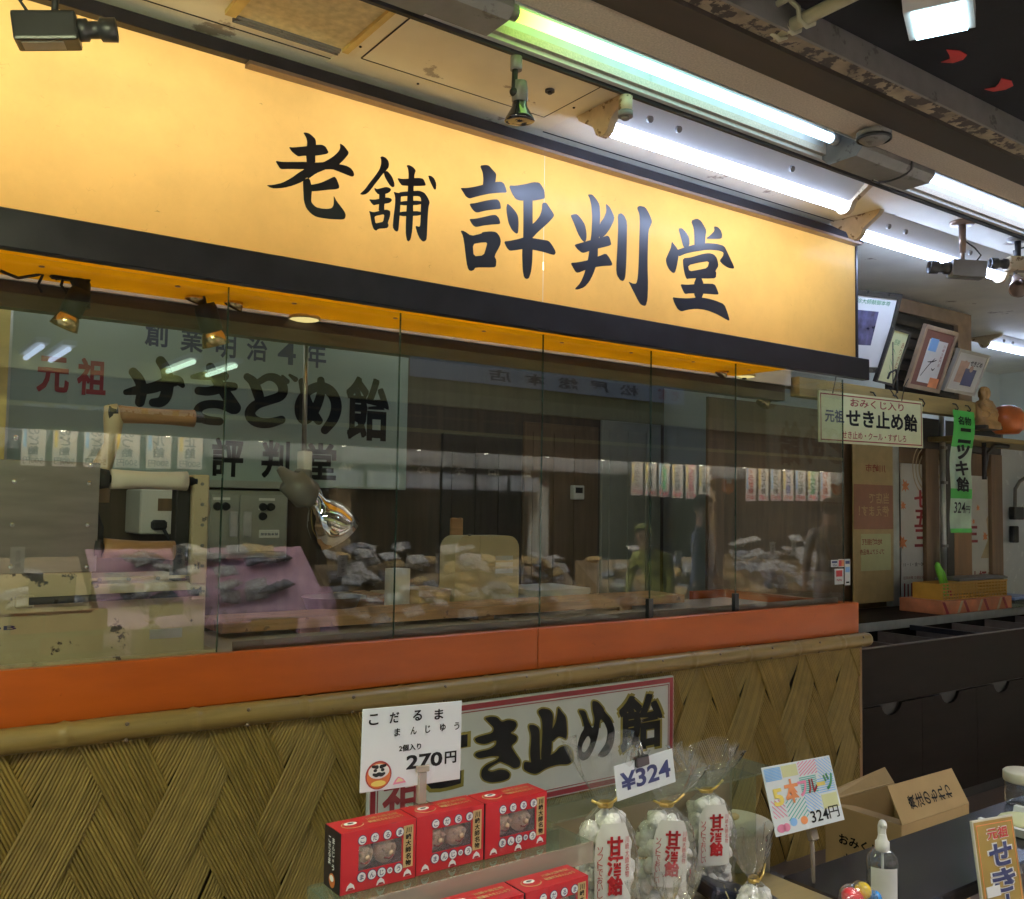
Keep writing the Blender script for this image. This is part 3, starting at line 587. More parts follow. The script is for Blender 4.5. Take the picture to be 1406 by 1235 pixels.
# characters, traced from the sign
def sfn(ox, oy, s, d):
    return lambda x, y: sgl(Vector(((q := P(ox+x/s, oy+y/s, 0)).x, d, q.z)))
K1 = (360, 170, 1406/260); K2 = (620, 200, 988/160); K3 = (770, 250, 1406/250)
CH = {
 '老': (K1, [[[(303,68),(322,66),(345,72),(365,86),(395,115),(400,150),(395,170),(393,260),(395,290),(330,300),(325,240),(330,165),(333,135),(325,105)]],
  [[(196,174),(230,178),(330,168),(395,158),(445,157),(470,172),(480,190),(492,215),(478,226),(450,232),(395,240),(330,240),(300,240),(268,246),(240,228),(215,205)]],
  [[(95,276),(150,286),(330,284),(395,290),(460,287),(470,300),(470,335),(420,342),(300,340),(200,338),(135,340),(118,315)]],
  [[(575,146),(605,165),(625,190),(642,215),(635,235),(600,275),(570,305),(520,325),(460,345),(400,370),(345,410),(330,400),(300,432),(230,460),(160,478),(90,484),(55,475),(30,458),(80,456),(150,440),(215,405),(270,365),(310,340),(395,300),(450,290),(520,250),(560,215),(578,185)]],
  [[(470,300),(530,300),(575,303),(620,312),(655,330),(675,355),(683,380),(675,393),(660,395),(610,375),(560,355),(520,340),(460,343)]],
  [[(358,455),(385,452),(440,438),(490,415),(535,393),(550,410),(562,440),(572,465),(568,482),(540,490),(490,492),(430,500),(360,505),(345,480)]],
  [[(300,420),(340,405),(352,415),(362,450),(368,500),(364,545),(362,580),(375,600),(400,622),(440,632),(485,634),(515,628),(528,605),(530,570),(528,538),(535,545),(550,575),(585,620),(610,655),(620,680),(612,708),(590,714),(540,712),(480,708),(400,695),(360,670),(325,630),(308,580),(303,500)]]]),
 '舗': (K1, [[[(875,250),(890,243),(915,252),(935,275),(942,300),(938,325),(920,350),(895,375),(860,420),(825,465),(795,505),(770,525),(745,530),(722,524),(760,490),(800,435),(840,385),(870,340),(882,300),(882,270)]],
  [[(900,365),(925,350),(950,375),(968,405),(980,440),(982,465),(970,475),(950,465),(930,435),(910,400)]],
  [[(830,475),(850,488),(880,480),(920,470),(945,477),(958,492),(940,515),(900,528),(860,528),(835,500)]],
  [[(868,520),(915,520),(912,560),(905,610),(905,650),(862,652),(866,600),(866,560)]],
  [[(790,562),(830,566),(880,556),(930,548),(958,558),(963,572),(945,590),(900,598),(860,600),(825,608),(808,590)]],
  [[(790,648),(825,660),(870,648),(920,638),(948,648),(950,670),(945,700),(930,738),(938,755),(930,775),(900,780),(860,782),(845,798),(825,785),(812,750),(803,700),(798,670)],[(832,690),(870,680),(900,675),(905,685),(895,730),(870,735),(840,742),(835,715)]],
  [[(1000,405),(1040,412),(1100,408),(1160,403),(1195,410),(1213,450),(1210,462),(1160,465),(1110,465),(1060,463),(1035,460),(1015,435)]],
  [[(1230,385),(1255,390),(1278,412),(1292,450),(1288,490),(1275,492),(1255,455),(1238,415)]],
  [[(1068,312),(1090,308),(1120,325),(1140,350),(1130,375),(1125,420),(1120,560),(1118,700),(1112,800),(1100,860),(1085,878),(1070,865),(1062,800),(1068,650),(1080,480),(1085,380),(1080,335)]],
  [[(972,505),(1000,515),(1030,518),(1028,560),(1022,640),(1016,720),(1010,790),(1000,805),(980,795),(966,770),(972,700),(985,600),(986,545)]],
  [[(1010,512),(1060,505),(1110,503),(1160,498),(1200,512),(1225,545),(1243,585),(1235,610),(1230,650),(1225,740),(1222,820),(1218,865),(1195,880),(1170,860),(1150,820),(1133,758),(1165,768),(1172,750),(1175,640),(1178,560),(1165,540),(1110,540),(1060,540),(1025,545)]],
  [[(1015,578),(1180,572),(1180,605),(1015,610)]], [[(1010,655),(1180,650),(1180,685),(1010,690)]]]),
 '評': (K2, [[[(238,172),(285,165),(315,170),(345,205),(378,240),(375,275),(370,312),(340,345),(290,350),(262,345),(268,290),(262,230)]],
  [[(72,360),(120,362),(200,350),(280,330),(370,310),(420,307),(445,325),(460,365),(466,395),(455,402),(400,402),(320,410),(250,425),(190,440),(150,452),(120,435),(95,395)]],
  [[(148,495),(200,490),(280,470),(350,458),(390,458),(410,485),(418,530),(410,540),(350,545),(280,555),(215,572),(190,560),(165,530)]],
  [[(148,624),(200,622),(280,605),(340,590),(375,590),(400,615),(412,655),(405,668),(340,672),(270,680),(205,694),(180,680),(160,650)]],
  [[(72,722),(105,725),(165,768),(250,748),(260,735),(330,728),(378,735),(405,770),(417,810),(410,850),(360,940),(378,970),(375,1025),(355,1036),(200,1035),(190,1055),(165,1067),(140,1055),(125,1000),(108,850),(95,770)],[(178,838),(240,825),(302,822),(290,870),(270,932),(185,942)]],
  [[(483,340),(540,342),(620,330),(690,312),(740,315),(765,345),(785,385),(790,450),(760,458),(690,470),(620,470),(570,468),(540,455),(510,410)]],
  [[(470,492),(500,515),(540,560),(562,600),(567,660),(562,745),(545,750),(510,720),(480,660),(465,580),(462,530)]],
  [[(605,440),(685,440),(685,600),(686,790),(684,950),(675,1060),(655,1125),(635,1135),(612,1122),(600,1060),(595,900),(605,780),(606,600)]],
  [[(765,488),(800,485),(830,530),(868,588),(860,610),(820,655),(770,700),(720,745),(685,785),(670,760),(680,670),(710,645),(745,600),(762,550)]],
  [[(440,815),(490,810),(560,795),(610,780),(690,787),(760,798),(820,808),(850,845),(883,905),(870,930),(840,925),(780,905),(690,885),(610,878),(540,890),(490,895),(465,870)]]]),
 '判': (K3, [[[(72,258),(100,250),(125,250),(160,290),(185,330),(197,390),(197,440),(185,470),(160,450),(130,400),(100,320)]],
  [[(205,98),(240,97),(270,130),(298,175),(303,250),(300,330),(295,430),(285,500),(285,570),(275,640),(250,710),(220,770),(180,815),(130,833),(103,830),(150,780),(180,710),(200,640),(215,560),(225,470),(235,400),(240,280),(235,190),(222,130)]],
  [[(345,165),(380,200),(412,270),(408,300),(380,360),(340,415),(300,440),(290,400),(300,320),(330,280),(350,230)]],
  [[(100,487),(160,470),(230,450),(330,425),(360,415),(375,430),(390,485),(370,495),(300,512),(230,530),(175,550),(155,545),(125,520)]],
  [[(72,626),(130,622),(210,605),(290,575),(345,552),(370,580),(397,632),(390,648),(330,650),(260,660),(190,680),(130,705),(110,695),(90,660)]],
  [[(437,252),(465,242),(490,265),(510,310),(508,450),(505,600),(497,740),(480,768),(455,760),(430,720),(425,670),(435,500),(440,350)]],
  [[(585,200),(605,185),(650,195),(680,245),(703,305),(695,330),(675,375),(670,500),(668,650),(672,800),(668,910),(655,955),(640,960),(610,945),(590,910),(565,860),(535,800),(518,768),(550,785),(580,788),(592,740),(600,600),(603,450),(608,330),(605,250)]]]),
 '堂': (K3, [[[(1003,300),(1050,283),(1080,300),(1105,340),(1122,375),(1115,430),(1112,500),(1030,520),(1030,430),(1025,360)]],
  [[(905,360),(935,358),(965,390),(990,430),(993,490),(970,515),(945,505),(925,430)]],
  [[(1180,343),(1210,348),(1235,375),(1245,410),(1240,440),(1180,442),(1115,440),(1150,415),(1185,380)]],
  [[(855,460),(870,480),(897,515),(910,545),(905,590),(895,650),(880,700),(865,706),(835,680),(815,640),(808,600),(825,560),(848,510)]],
  [[(885,530),(950,508),(1030,485),(1115,473),(1200,478),(1260,495),(1285,545),(1320,620),(1338,660),(1330,672),(1290,665),(1250,640),(1222,610),(1250,575),(1255,545),(1215,530),(1130,525),(1030,540),(960,555),(905,580)]],
  [[(940,590),(1000,585),(1080,560),(1140,550),(1180,560),(1205,590),(1217,650),(1190,690),(1200,700),(1195,745),(1130,748),(1040,745),(985,748),(970,752),(955,720),(942,650)],[(980,645),(1060,625),(1145,612),(1130,665),(1060,680),(990,692)]],
  [[(1028,745),(1098,745),(1098,900),(1028,905)]],
  [[(920,790),(970,795),(1040,790),(1120,785),(1185,788),(1205,830),(1217,865),(1205,872),(1120,865),(1040,862),(990,862),(955,868),(935,830)]],
  [[(858,890),(900,897),(980,900),(1060,892),(1130,900),(1200,920),(1260,945),(1285,1010),(1300,1060),(1295,1074),(1260,1055),(1200,1020),(1120,990),(1040,980),(970,990),(930,1002),(900,985),(875,940)]]])}
for c, (K, loops) in CH.items():
    b = nb()
    for k, lp in enumerate(loops): shape(b, lp, sfn(*K, -.0012-.0001*k), 0, 1)
    obj('character', b, 'ink_sign', sg)

# ================================================================== the counter front
ct = thing('shop_counter', 'counter with orange fascia, bamboo rail and woven reed front', 'counter', (0, 0, 0))
CX0, CX1 = -.35, 4.07
b = nb(); box(b, (CX0, 0, .957), (SEAM-.001, .032, 1.105), .003); box(b, (SEAM+.001, 0, .957), (CX1, .032, 1.105), .003); obj('orange_fascia', b, 'orange_paint', ct)
for k in range(8):
    b = nb(); cyl(b, (.30+.5*k, -.0015, 1.03+.05*(-1)**k), (.30+.5*k, .001, 1.03+.05*(-1)**k), .0045, n=10); obj('fascia_screw', b, 'orange_paint', ct)
b = nb(); box(b, (CX1-.05, .034, .957), (CX1-.001, .80, 1.103), .003); box(b, (CX1-.3, .805, .957), (CX1, .835, 1.104), .003); obj('orange_side', b, 'orange_paint', ct)
b = nb(); box(b, (CX0, .034, 1.03), (CX1-.052, .80, 1.062)); obj('counter_plate', b, 'counter_white', ct)
b = nb(); box(b, (1.0, .075, 1.0625), (CX1-.06, .083, 1.125)); box(b, (1.0, .084, 1.0625), (CX1-.06, .13, 1.075)); obj('steel_upstand', b, 'steel', ct)
# bamboo rail
b = nb(); pts = []; rs = []
x = CX0; nodes = [.52+.335*k for k in range(-3, 12)]
while x < 4.085:
    near = min(abs(x-n) for n in nodes); r = .0335+.0025*math.exp(-(near/.012)**2)-.0018*math.exp(-((near-.02)/.012)**2)
    pts.append((x, -.030+.003*math.sin(x*2.2), .929+.002*math.sin(x*3.1))); rs.append(r); x += .008
pts += [(4.095, -.03, .929), (4.105, -.03, .929), (4.11, -.03, .929)]; rs += [.031, .022, .008]
tube(b, pts, rs, 20); obj('bamboo_rail', b, 'bamboo', ct)
for n in nodes:
    if n < 4.05: b = nb(); lathe(b, [(.0362, -.003), (.0368, 0), (.0362, .003)], (n, -.030+.003*math.sin(n*2.2), .929+.002*math.sin(n*3.1)), (1, 0, 0), 20); obj('bamboo_node', b, 'bamboo', ct)
for n in nodes:
    for dz, dy in ((.018, -.0275), (-.026, -.021)):
        if 0 < n+.15 < 4.05: b = nb(); ball(b, (n+.15, -.03+dy, .929+dz), .006, u=8, v=6); obj('rail_screw', b, 'bracket_bronze', ct)
# woven reed panel: 2/2 twill of reed bundles
b = nb(); h = .1705; a_, b_ = .248, .491; NR = 16; X0, X1, Z0, Z1 = CX0, 4.035, .0, .905
def rods(fam, i, j0):
    for k in range(NR):
        if rnd.random() < .004: continue
        u0 = (k+.5+rnd.uniform(-.05, .05))/NR; rr = h/2/NR*rnd.uniform(.80, .92); lift = rnd.uniform(-.0007, .0007); ext = rnd.uniform(-.06, .06)
        ss = [-.16+ext*.3, 0, .25, .6, 1, 1.4, 1.75, 2, 2.16+ext*.3]; rows = []
        for s_ in ss:
            hgt = .019*math.sin(PI*min(max((s_+.16)/2.32, 0), 1))**.7+lift
            wob = .0004*math.sin(s_*4+k+i)
            row = []
            for c in range(5):
                an = PI*c/4; off = -math.cos(an)*rr; up = math.sin(an)*rr*1.45
                if fam == 0: p = a_+(i+u0)*h+off*1.1+wob; q = b_+(j0+s_)*h
                else: q = b_+(i+u0)*h+off*1.1+wob; p = a_+(j0+s_)*h
                row.append(b.verts.new(((p+q)/2, -.004-hgt-up, (q-p))))
            rows.append(row)
        for r0, r1 in zip(rows, rows[1:]):
            for c in range(4):
                f = b.faces.new([r0[c], r0[c+1], r1[c+1], r1[c]]); f.smooth = True
for i in range(-9, 28):
    for j in range(-9, 32):
        xc = (a_+b_+(i+j+2)*h)/2; zc = b_-a_+(j-i)*h
        if not (X0-.3 < xc < X1+.3 and Z0-.4 < zc < Z1+.4): continue
        if (i+j) % 4 == 0: rods(0, i, j)
        if (i+j) % 4 == 2: rods(1, j, i)
for co_, no_ in (((X0, 0, 0), (-1, 0, 0)), ((X1, 0, 0), (1, 0, 0)), ((0, 0, Z0), (0, 0, -1)), ((0, 0, Z1), (0, 0, 1))):
    bmesh.ops.bisect_plane(b, geom=b.verts[:]+b.edges[:]+b.faces[:], plane_co=co_, plane_no=no_, clear_outer=True)
obj('woven_panel', b, 'reed', ct)
b = nb(); box(b, (CX0, .001, 0), (4.03, .03, .95)); obj('backing_board', b, 'reed_dark', ct)
b = nb(); box(b, (4.037, -.022, 0), (4.062, .03, .893), .003); obj('edge_strip', b, 'wood_strip', ct)
b = nb(); box(b, (4.03, .032, .0), (4.055, .8, .955)); obj('end_wall', b, 'wall_dark', ct)

# glass in front
gs = thing('glass_screen', 'row of frameless glass panes standing on the orange fascia', 'glass screen', (0, GY, 1.105))
gx = [-.30, .94, 1.531, 2.143, 2.706, 3.226, 4.012]
for a, c in zip(gx, gx[1:]):
    b = nb(); box(b, (a+.002, -.003, -.012), (c-.002, .003, 1.09)); obj('pane', b, 'glass', gs)
for a in gx[1:]:
    b = nb(); box(b, (a-.0016, -.0034, -.012), (a+.0016, .0034, 1.09)); obj('joint', b, 'glass_edge', gs)
b = nb(); box(b, (4.003, .006, -.012), (4.009, .75, 1.09)); obj('end_pane', b, 'glass', gs)
for x in (2.706, 3.226):
    b = nb(); box(b, (x-.012, -.01, -.004), (x+.012, .01, .075)); obj('glass_clip', b, 'black_matte', gs)
# card payment stickers on the last pane
def sticker(px0, py0, px1, py1, label, parts):
    p = P(px0, py1, GY-.0045); q = P(px1, py0, GY-.0045); w, hh = q.x-p.x, q.z-p.z
    t = thing('payment_sticker', label, 'sticker', p, group='payment stickers on the glass')
    b = nb(); box(b, (0, -.001, 0), (w, 0, hh)); obj('backing', b, 'paper', t)
    for (m_, u, v, ww, h2, s) in parts:
        b = nb()
        if s: txt(b, s, u*w, v*hh, ww*w, h2*hh, -.0022, .02)
        else: box(b, (u*w, -.0015, v*hh), ((u+ww)*w, -.0011, (v+h2)*hh))
        obj('print', b, m_, t)
sticker(1141, 769, 1150, 779, 'small white payment sticker with blue lettering, upper left of the group', [('ink_navy', .1, .55, .8, .3, None), ('ink_navy', .15, .1, .7, .3, 'VISA')])
sticker(1151, 768, 1159, 779, 'small red and orange payment sticker, upper middle of the group', [('ink_red', .05, .1, .5, .8, None), ('ink_orange', .5, .1, .45, .8, None)])
sticker(1146, 781, 1158, 803, 'white payment sticker with a red square, lower left of the group', [('ink_red', .15, .5, .7, .4, None), ('ink_red', .2, .2, .6, .14, 'PayPay')])
sticker(1160, 768, 1167, 804, 'tall narrow payment sticker with a blue square at the glass edge', [('ink_navy', .1, .82, .8, .12, None), ('ink_sky', .1, .5, .8, .2, None), ('ink_black', .2, .08, .6, .06, None)])
# ================================================================== inside, behind the glass
b = nb(); box(b, (-1.2, 1.76, 0), (4.5, 1.9, 2.93)); tag(obj('back_wall', b, 'wall_brown'), 'brown panelled back wall of the candy kitchen behind the glass', 'wall')
b = nb(); box(b, (-1.3, -.0, 0), (-1.2, 1.9, 2.93)); tag(obj('side_wall', b, 'wall_dark'), 'dark side wall at the left end of the candy kitchen', 'wall')
b = nb(); box(b, (-1.2, .405, 2.12), (4.03, .46, 2.93)); tag(obj('cross_beam', b, 'beam_dark'), 'dark brown beam above the kitchen behind the glowing strip', 'beam')
b = nb(); box(b, (-1.2, .462, 2.62), (4.5, 1.76, 2.68)); tag(obj('kitchen_ceiling', b, 'ceiling_white'), 'plain ceiling over the candy kitchen behind the glass', 'ceiling')
for x, lb in ((.2, 'left added tube light on the kitchen ceiling, hidden by the dark beam'), (2.3, 'right added tube light on the kitchen ceiling, hidden by the dark beam')):
    t = thing('kitchen_fill_light', lb, 'strip light', (x, 1.0, 2.55), group='added tube lights in the kitchen')  # added lamps out of view, they lift the signboard and kitchen wall
    b = nb(); cyl(b, (0, 0, 0), (1.2, 0, 0), .016, n=10); obj('tube', b, 'fill_kitchen', t)
    b = nb(); box(b, (-.02, -.05, .03), (1.22, .05, .068)); obj('housing', b, 'fixture_white', t)
# signboard on the back wall
BY = 1.70
tl, br = P(20, 402, BY), P(557, 673, BY); z1 = P(20, 402, BY).z; z0 = br.z; x0, x1 = tl.x, br.x
bd = thing('wall_signboard', 'large pale green signboard with thick black brush writing on the kitchen back wall', 'signboard', (x0, BY, z0))
w, hh = x1-x0, z1-z0
b = nb(); box(b, (0, 0, 0), (w, .03, hh)); obj('board', b, 'board_green', bd)
b = nb(); box(b, (-.025, -.008, -.004), (-.001, .03, hh+.026)); box(b, (0, -.008, hh+.001), (w, .03, hh+.026)); obj('frame', b, 'alu', bd)
def bfn(ox, oy, s, d=-.002):
    def f(x, y):
        q = P(ox+x/s, oy+y/s, BY); return Vector((q.x-x0, d, q.z-z0))
    return f
KB = bfn(160, 470, 1406/400)
def up(k): return Vector((0, -.0004*k, 0))
BR = {'せ': [[(45,242,14),(100,232,24),(180,222,26),(250,190,30),(300,185,26),(318,210,12)],[(80,145,22),(110,180,26),(125,230,26),(112,290,24)],[(212,92,24),(238,130,26),(248,190,30),(240,260,30),(215,292,26),(175,292,20)]],
 'き': [[(365,168,10),(420,162,22),(480,155,26),(520,165,22)],[(395,235,20),(450,240,22),(520,215,26),(565,215,20)],[(452,122,22),(470,160,24),(490,200,24),(540,270,28),(570,318,30)],[(560,322,26),(500,300,20),(440,298,20),(395,315,22),(388,352,22),(430,378,22),(495,383,20)]],
 'ど': [[(630,168,18),(660,190,24),(680,240,26),(690,275,24)],[(690,190,16),(730,165,18),(775,175,22),(805,215,24),(800,260,24),(740,280,22),(670,300,24),(635,345,26),(665,385,26),(730,395,24),(795,375,20)],[(800,165,7),(822,190,13)],[(835,160,7),(862,180,13)]],
 'め': [[(893,190,16),(905,240,20),(925,300,22),(955,355,24),(975,380,20)],[(985,185,18),(990,230,20),(975,290,22),(945,350,24),(905,385,22),(878,350,20),(880,290,22),(920,235,22),(980,210,24),(1035,235,26),(1065,300,26),(1050,370,26),(1005,425,20)]]}
for c, st in BR.items():
    b = nb()
    for k, s_ in enumerate(st): brush(b, s_, KB, up(k))
    obj('character', b, 'ink_black', bd)
def glyph_on(par, c, fn, u0, v0, u1, v1, m_, bold):
    p, q = fn(u0, v1), fn(u1, v0); b = nb(); txt(b, c, p.x, p.z, q.x-p.x, q.z-p.z, p.y, bold); obj('character', b, m_, par)
for c, q in (('飴', (1105,185,1315,465)), ('評', (458,470,612,645)), ('判', (698,482,835,652)), ('堂', (905,495,1060,660))): glyph_on(bd, c, KB, *q, 'ink_black', .035)
KA = bfn(0, 390, 1406/470)
for c, q in (('元', (150,308,285,440)), ('祖', (315,315,437,452))): glyph_on(bd, c, KA, *q, 'ink_darkred', .034)
for c, q in (('創', (594,160,690,252)), ('業', (740,180,835,275)), ('明', (885,205,970,300)), ('治', (1012,225,1098,312)), ('4', (1140,240,1215,327)), ('年', (1255,250,1340,340))): glyph_on(bd, c, KA, *q, 'ink_navy', .024)
b = nb(); p = P(0, 500, 1.3); box(b, (p.x-.1, 1.25, 0), (P(9, 500, 1.3).x, 1.35, 2.6)); tag(obj('wall_post', b, 'yellow_wood'), 'yellowish post at the left picture edge beside the pale green signboard', 'post')

# candy pulling machine
my = .20
mc = thing('candy_machine', 'old cream candy pulling machine with chipped paint, rollers and a steel cover', 'machine', (0, my, 1.03))
def ml(px, py, y=my): q = P(px, py, y); return Vector((q.x, y-my, q.z-1.03))
b = nb(); tr_ = ml(284, 797); box(b, (-.5, 0, .035), (tr_.x, .45, tr_.z), .008, 2); obj('body', b, 'cream_paint', mc)
b = nb(); box(b, (-.5, -.02, 0.033), (tr_.x+.03, .47, .06), .004); obj('plinth', b, 'cream_paint', mc)
p0, p1 = ml(12, 596), ml(130, 775)
b = nb(); box(b, (p0.x-.03, -.022, p1.z-.02), (p1.x, -.018, ml(130, 636).z), .001); obj('steel_cover', b, 'steel', mc)
b = nb(); box(b, (p0.x-.02, -.015, .2), (p1.x-.01, .3, ml(130, 640).z-.01)); obj('cover_box', b, 'cream_paint', mc)
for px, py in ((20, 602), (18, 662), (120, 664), (15, 721), (118, 721), (13, 778), (117, 778), (122, 640)):
    q = ml(px, py); b = nb(); ball(b, (q.x, -.023, q.z), .0075, sy=.6, u=10, v=6); obj('dome_screw', b, 'chrome', mc)
q0, q1 = ml(265, 652), ml(286, 800)
b = nb(); box(b, (q0.x, -.01, tr_.z-.01), (q0.x+.05, .07, q0.z), .004); obj('upright', b, 'cream_paint', mc)
b = nb(); box(b, (q0.x-.045, .01, tr_.z-.01), (q0.x-.002, .06, q0.z-.02), .004); obj('upright_back', b, 'black_matte', mc)
def roller(a, c, r, m_, waist=.85):
    n = 9; b = nb(); L = c-a
    rs = [r*(waist+(1-waist)*abs(2*k/(n-1)-1)**1.6) for k in range(n)]
    tube(b, [a]+[a+L*(k/(n-1)) for k in range(n)]+[c], [r*.8]+rs+[r*.8], 18); o = obj('roller', b, m_, mc)
    b = nb(); cyl(b, a-L*.14, c+L*.14, r*.45, n=10); x = a-L*.08; tube(b, [a-L*.16, a-L*.14, a-L*.03], [r*.5, r*1.05, r*.9], 12); obj('axle', b, 'black_matte', mc)
roller(ml(152, 658), ml(256, 661), .030, 'white_roller')
roller(ml(142, 753), ml(238, 756), .030, 'roller_wood')
roller(ml(163, 569, .26), ml(266, 575, .26), .028, 'roller_wood')
b = nb(); tube(b, [ml(152, 556, .26), ml(156, 575, .26), ml(153, 610, .26), ml(140, 640, .3), ml(136, 690, .3)], [.02, .03, .022, .03, .03], 10); obj('cast_arm', b, 'cream_paint', mc)
b = nb(); tube(b, [ml(130, 700), ml(137, 725), ml(134, 760)], [.008, .011, .013], 8); obj('side_lever', b, 'black_matte', mc)
b = nb(); cyl(b, ml(40, 826, .17), ml(272, 814, .17), .0105, n=12); obj('feed_bar', b, 'black_matte', mc)
for a, c in (((20, 827), (46, 825)), ((262, 816), (280, 813))):
    b = nb(); box(b, ml(a[0], a[1]+9, .176), ml(c[0], c[1]-9, .196), .004); obj('bar_bracket', b, 'cream_paint', mc)
b = nb(); txt(b, 'COB', ml(0, 865).x-.09, ml(0, 866).z, .13, .012, -.0015, .02); obj('maker_mark', b, 'ink_navy', mc)
b = nb()   # crumpled clear sheet at its foot
for k in range(26):
    x = .15+rnd.random()*.5; z = .03+rnd.random()*.05*(1-abs(x-.38)/.3 if abs(x-.38) < .3 else 0); y = -.03-rnd.random()*.05
    a = [Vector((x+rnd.uniform(-.07, .07), y+rnd.uniform(-.015, .015), max(.033, z+rnd.uniform(-.03, .03)))) for _ in range(3)]
    b.faces.new([b.verts.new(v) for v in a])
tag(obj('plastic_sheet', b, 'film'), 'crumpled clear plastic lying at the foot of the cream machine', 'plastic sheet').location = (0, my, 1.03)

# white control box, grey cabinet
def wallbox(px0, py0, px1, py1, y, dep): p = P(px0, py1, y); q = P(px1, py0, y); return p, q.x-p.x, q.z-p.z
p, w, hh = wallbox(191, 673, 250, 734, 1.5, .2)
t = thing('control_box', 'white wall box with a brown window and a black plug below it', 'control box', p)
b = nb(); box(b, (0, 0, 0), (w, .25, hh), .006); obj('case', b, 'white_plastic', t)
b = nb(); box(b, (w*.42, -.003, hh*.52), (w*.8, -.0005, hh*.8)); obj('display_window', b, 'door_brown', t)
b = nb(); box(b, (w*.25, -.05, hh*.1), (w*.6, -.001, hh*.32), .01); tube(b, [(w*.5, -.04, hh*.15), (w*.65, -.05, -.02), (w*.55, -.04, -.08)], .008, 8); obj('plug', b, 'black_matte', t)
p, w, hh = wallbox(283, 675, 396, 768, 1.6, .12)
t = thing('grey_cabinet', 'grey steel electrical cabinet with knobs and a white plate on the kitchen wall', 'cabinet', p)
b = nb(); box(b, (0, 0, 0), (w, .15, hh), .004); obj('case', b, 'grey_cabinet', t)
b = nb(); box(b, (-.03, -.02, hh+.012), (w+.02, .15, hh+.045)); obj('top_cover', b, 'grey_cabinet', t)
b = nb(); box(b, (.01, -.014, .03), (w*.37, -.001, hh-.02), .003); obj('door', b, 'grey_cabinet', t)
b = nb(); box(b, (w*.38, -.014, .03), (w*.97, -.001, hh-.02), .003); obj('door', b, 'grey_cabinet', t)
for u, v in ((.10, .76), (.2, .76), (.66, .76), (.76, .76), (.66, .62)):
    b = nb(); cyl(b, (u*w, -.015, v*hh), (u*w, -.035, v*hh), .02, .016, 14); obj('knob', b, 'black_matte', t)
    b = nb(); box(b, (u*w-.02, -.0155, v*hh+.03), (u*w+.02, -.0145, v*hh+.042)); obj('knob_label', b, 'paper', t)
for u, v in ((.30, .5), (.47, .5)): b = nb(); box(b, (u*w-.02, -.022, v*hh-.06), (u*w+.02, -.0145, v*hh+.06), .004); obj('lever_handle', b, 'alu', t)
b = nb(); box(b, (.62*w, -.018, .30*hh), (.88*w, -.0145, .42*hh), .003); obj('name_plate', b, 'paper', t)
b = nb(); txt(b, '御家飴本舗', .64*w, .335*hh, .22*w, .05*hh, -.0185, .01); obj('plate_writing', b, 'ink_navy', t)
# intercom on the wall
p, w, hh = wallbox(788, 667, 803, 686, 1.7, .05)
t = thing('intercom', 'small white intercom with a dark screen on the kitchen back wall', 'intercom', p)
b = nb(); box(b, (0, 0, 0), (w, .04, hh), .005); obj('case', b, 'white_plastic', t)
b = nb(); box(b, (w*.15, -.002, hh*.45), (w*.8, -.0005, hh*.85)); obj('screen', b, 'lens_glass', t)
# wall panels, doors and shelves in the dark
for k, (xa, xb, za, zb, m_) in enumerate(((2.75, 3.3, .9, 1.95, 'wall_dark'), (3.32, 3.9, .9, 2.05, 'door_brown'), (3.93, 4.45, .9, 2.1, 'grey_cabinet'))):
    b = nb(); box(b, (xa, 1.735, za), (xb, 1.758, zb), .004)
    for q in range(3): box(b, (xa+.06+.16*q, 1.728, za+.06), (xa+.17+.16*q, 1.736, zb-.06))
    tag(obj('cupboard_door', b, m_), ('dark cupboard door left of the tall grey one at the kitchen back wall', 'brown cupboard door between two others at the kitchen back wall', 'tall grey cupboard door at the right end of the kitchen back wall')[k], 'cupboard door')
# chrome heat lamp on a rod
hl = thing('heat_lamp', 'chrome heat lamp with a dark grey cone hanging on a steel rod above the plank', 'heat lamp', P(421, 445, .5))
def hp_(px, py, y=.5): return P(px, py, y)-hl.location
b = nb(); cyl(b, hp_(421, 440), hp_(417, 640), .009, n=12); obj('rod', b, 'steel', hl)
b = nb(); box(b, hp_(411, 668)-Vector((0, .03, 0)), hp_(425, 620)+Vector((0, .03, 0)), .004); obj('clamp_box', b, 'white_plastic', hl)
b = nb(); box(b, hp_(404, 690)-Vector((0, .035, 0)), hp_(424, 645)+Vector((0, .01, 0)), .006); obj('motor_block', b, 'camera_grey', hl)
a, c = hp_(383, 643), hp_(432, 690); ax = (c-a).normalized(); L = (c-a).length
b = nb(); lathe(b, [(.0, 0), (.012, .0), (.03, L*.3), (.055, L*.32), (.058, L*.8), (.035, L*.92), (.03, L)], a, ax, 20); obj('dark_cone', b, 'camera_grey', hl)
c2 = hp_(434, 690); ax2 = Vector((.62, .10, -.75)).normalized()
b = nb(); lathe(b, [(.03, -.035), (.034, -.01), (.036, .01), (.055, .03), (.078, .065), (.09, .11), (.095, .15), (.09, .15), (.083, .11), (.05, .04), (0, .035)], c2, ax2, 32); obj('chrome_reflector', b, 'chrome', hl)
b = nb(); tube(b, [hp_(424, 660), hp_(434, 668), hp_(440, 682), hp_(434, 690)], .012, 10); obj('swivel_arm', b, 'chrome', hl)
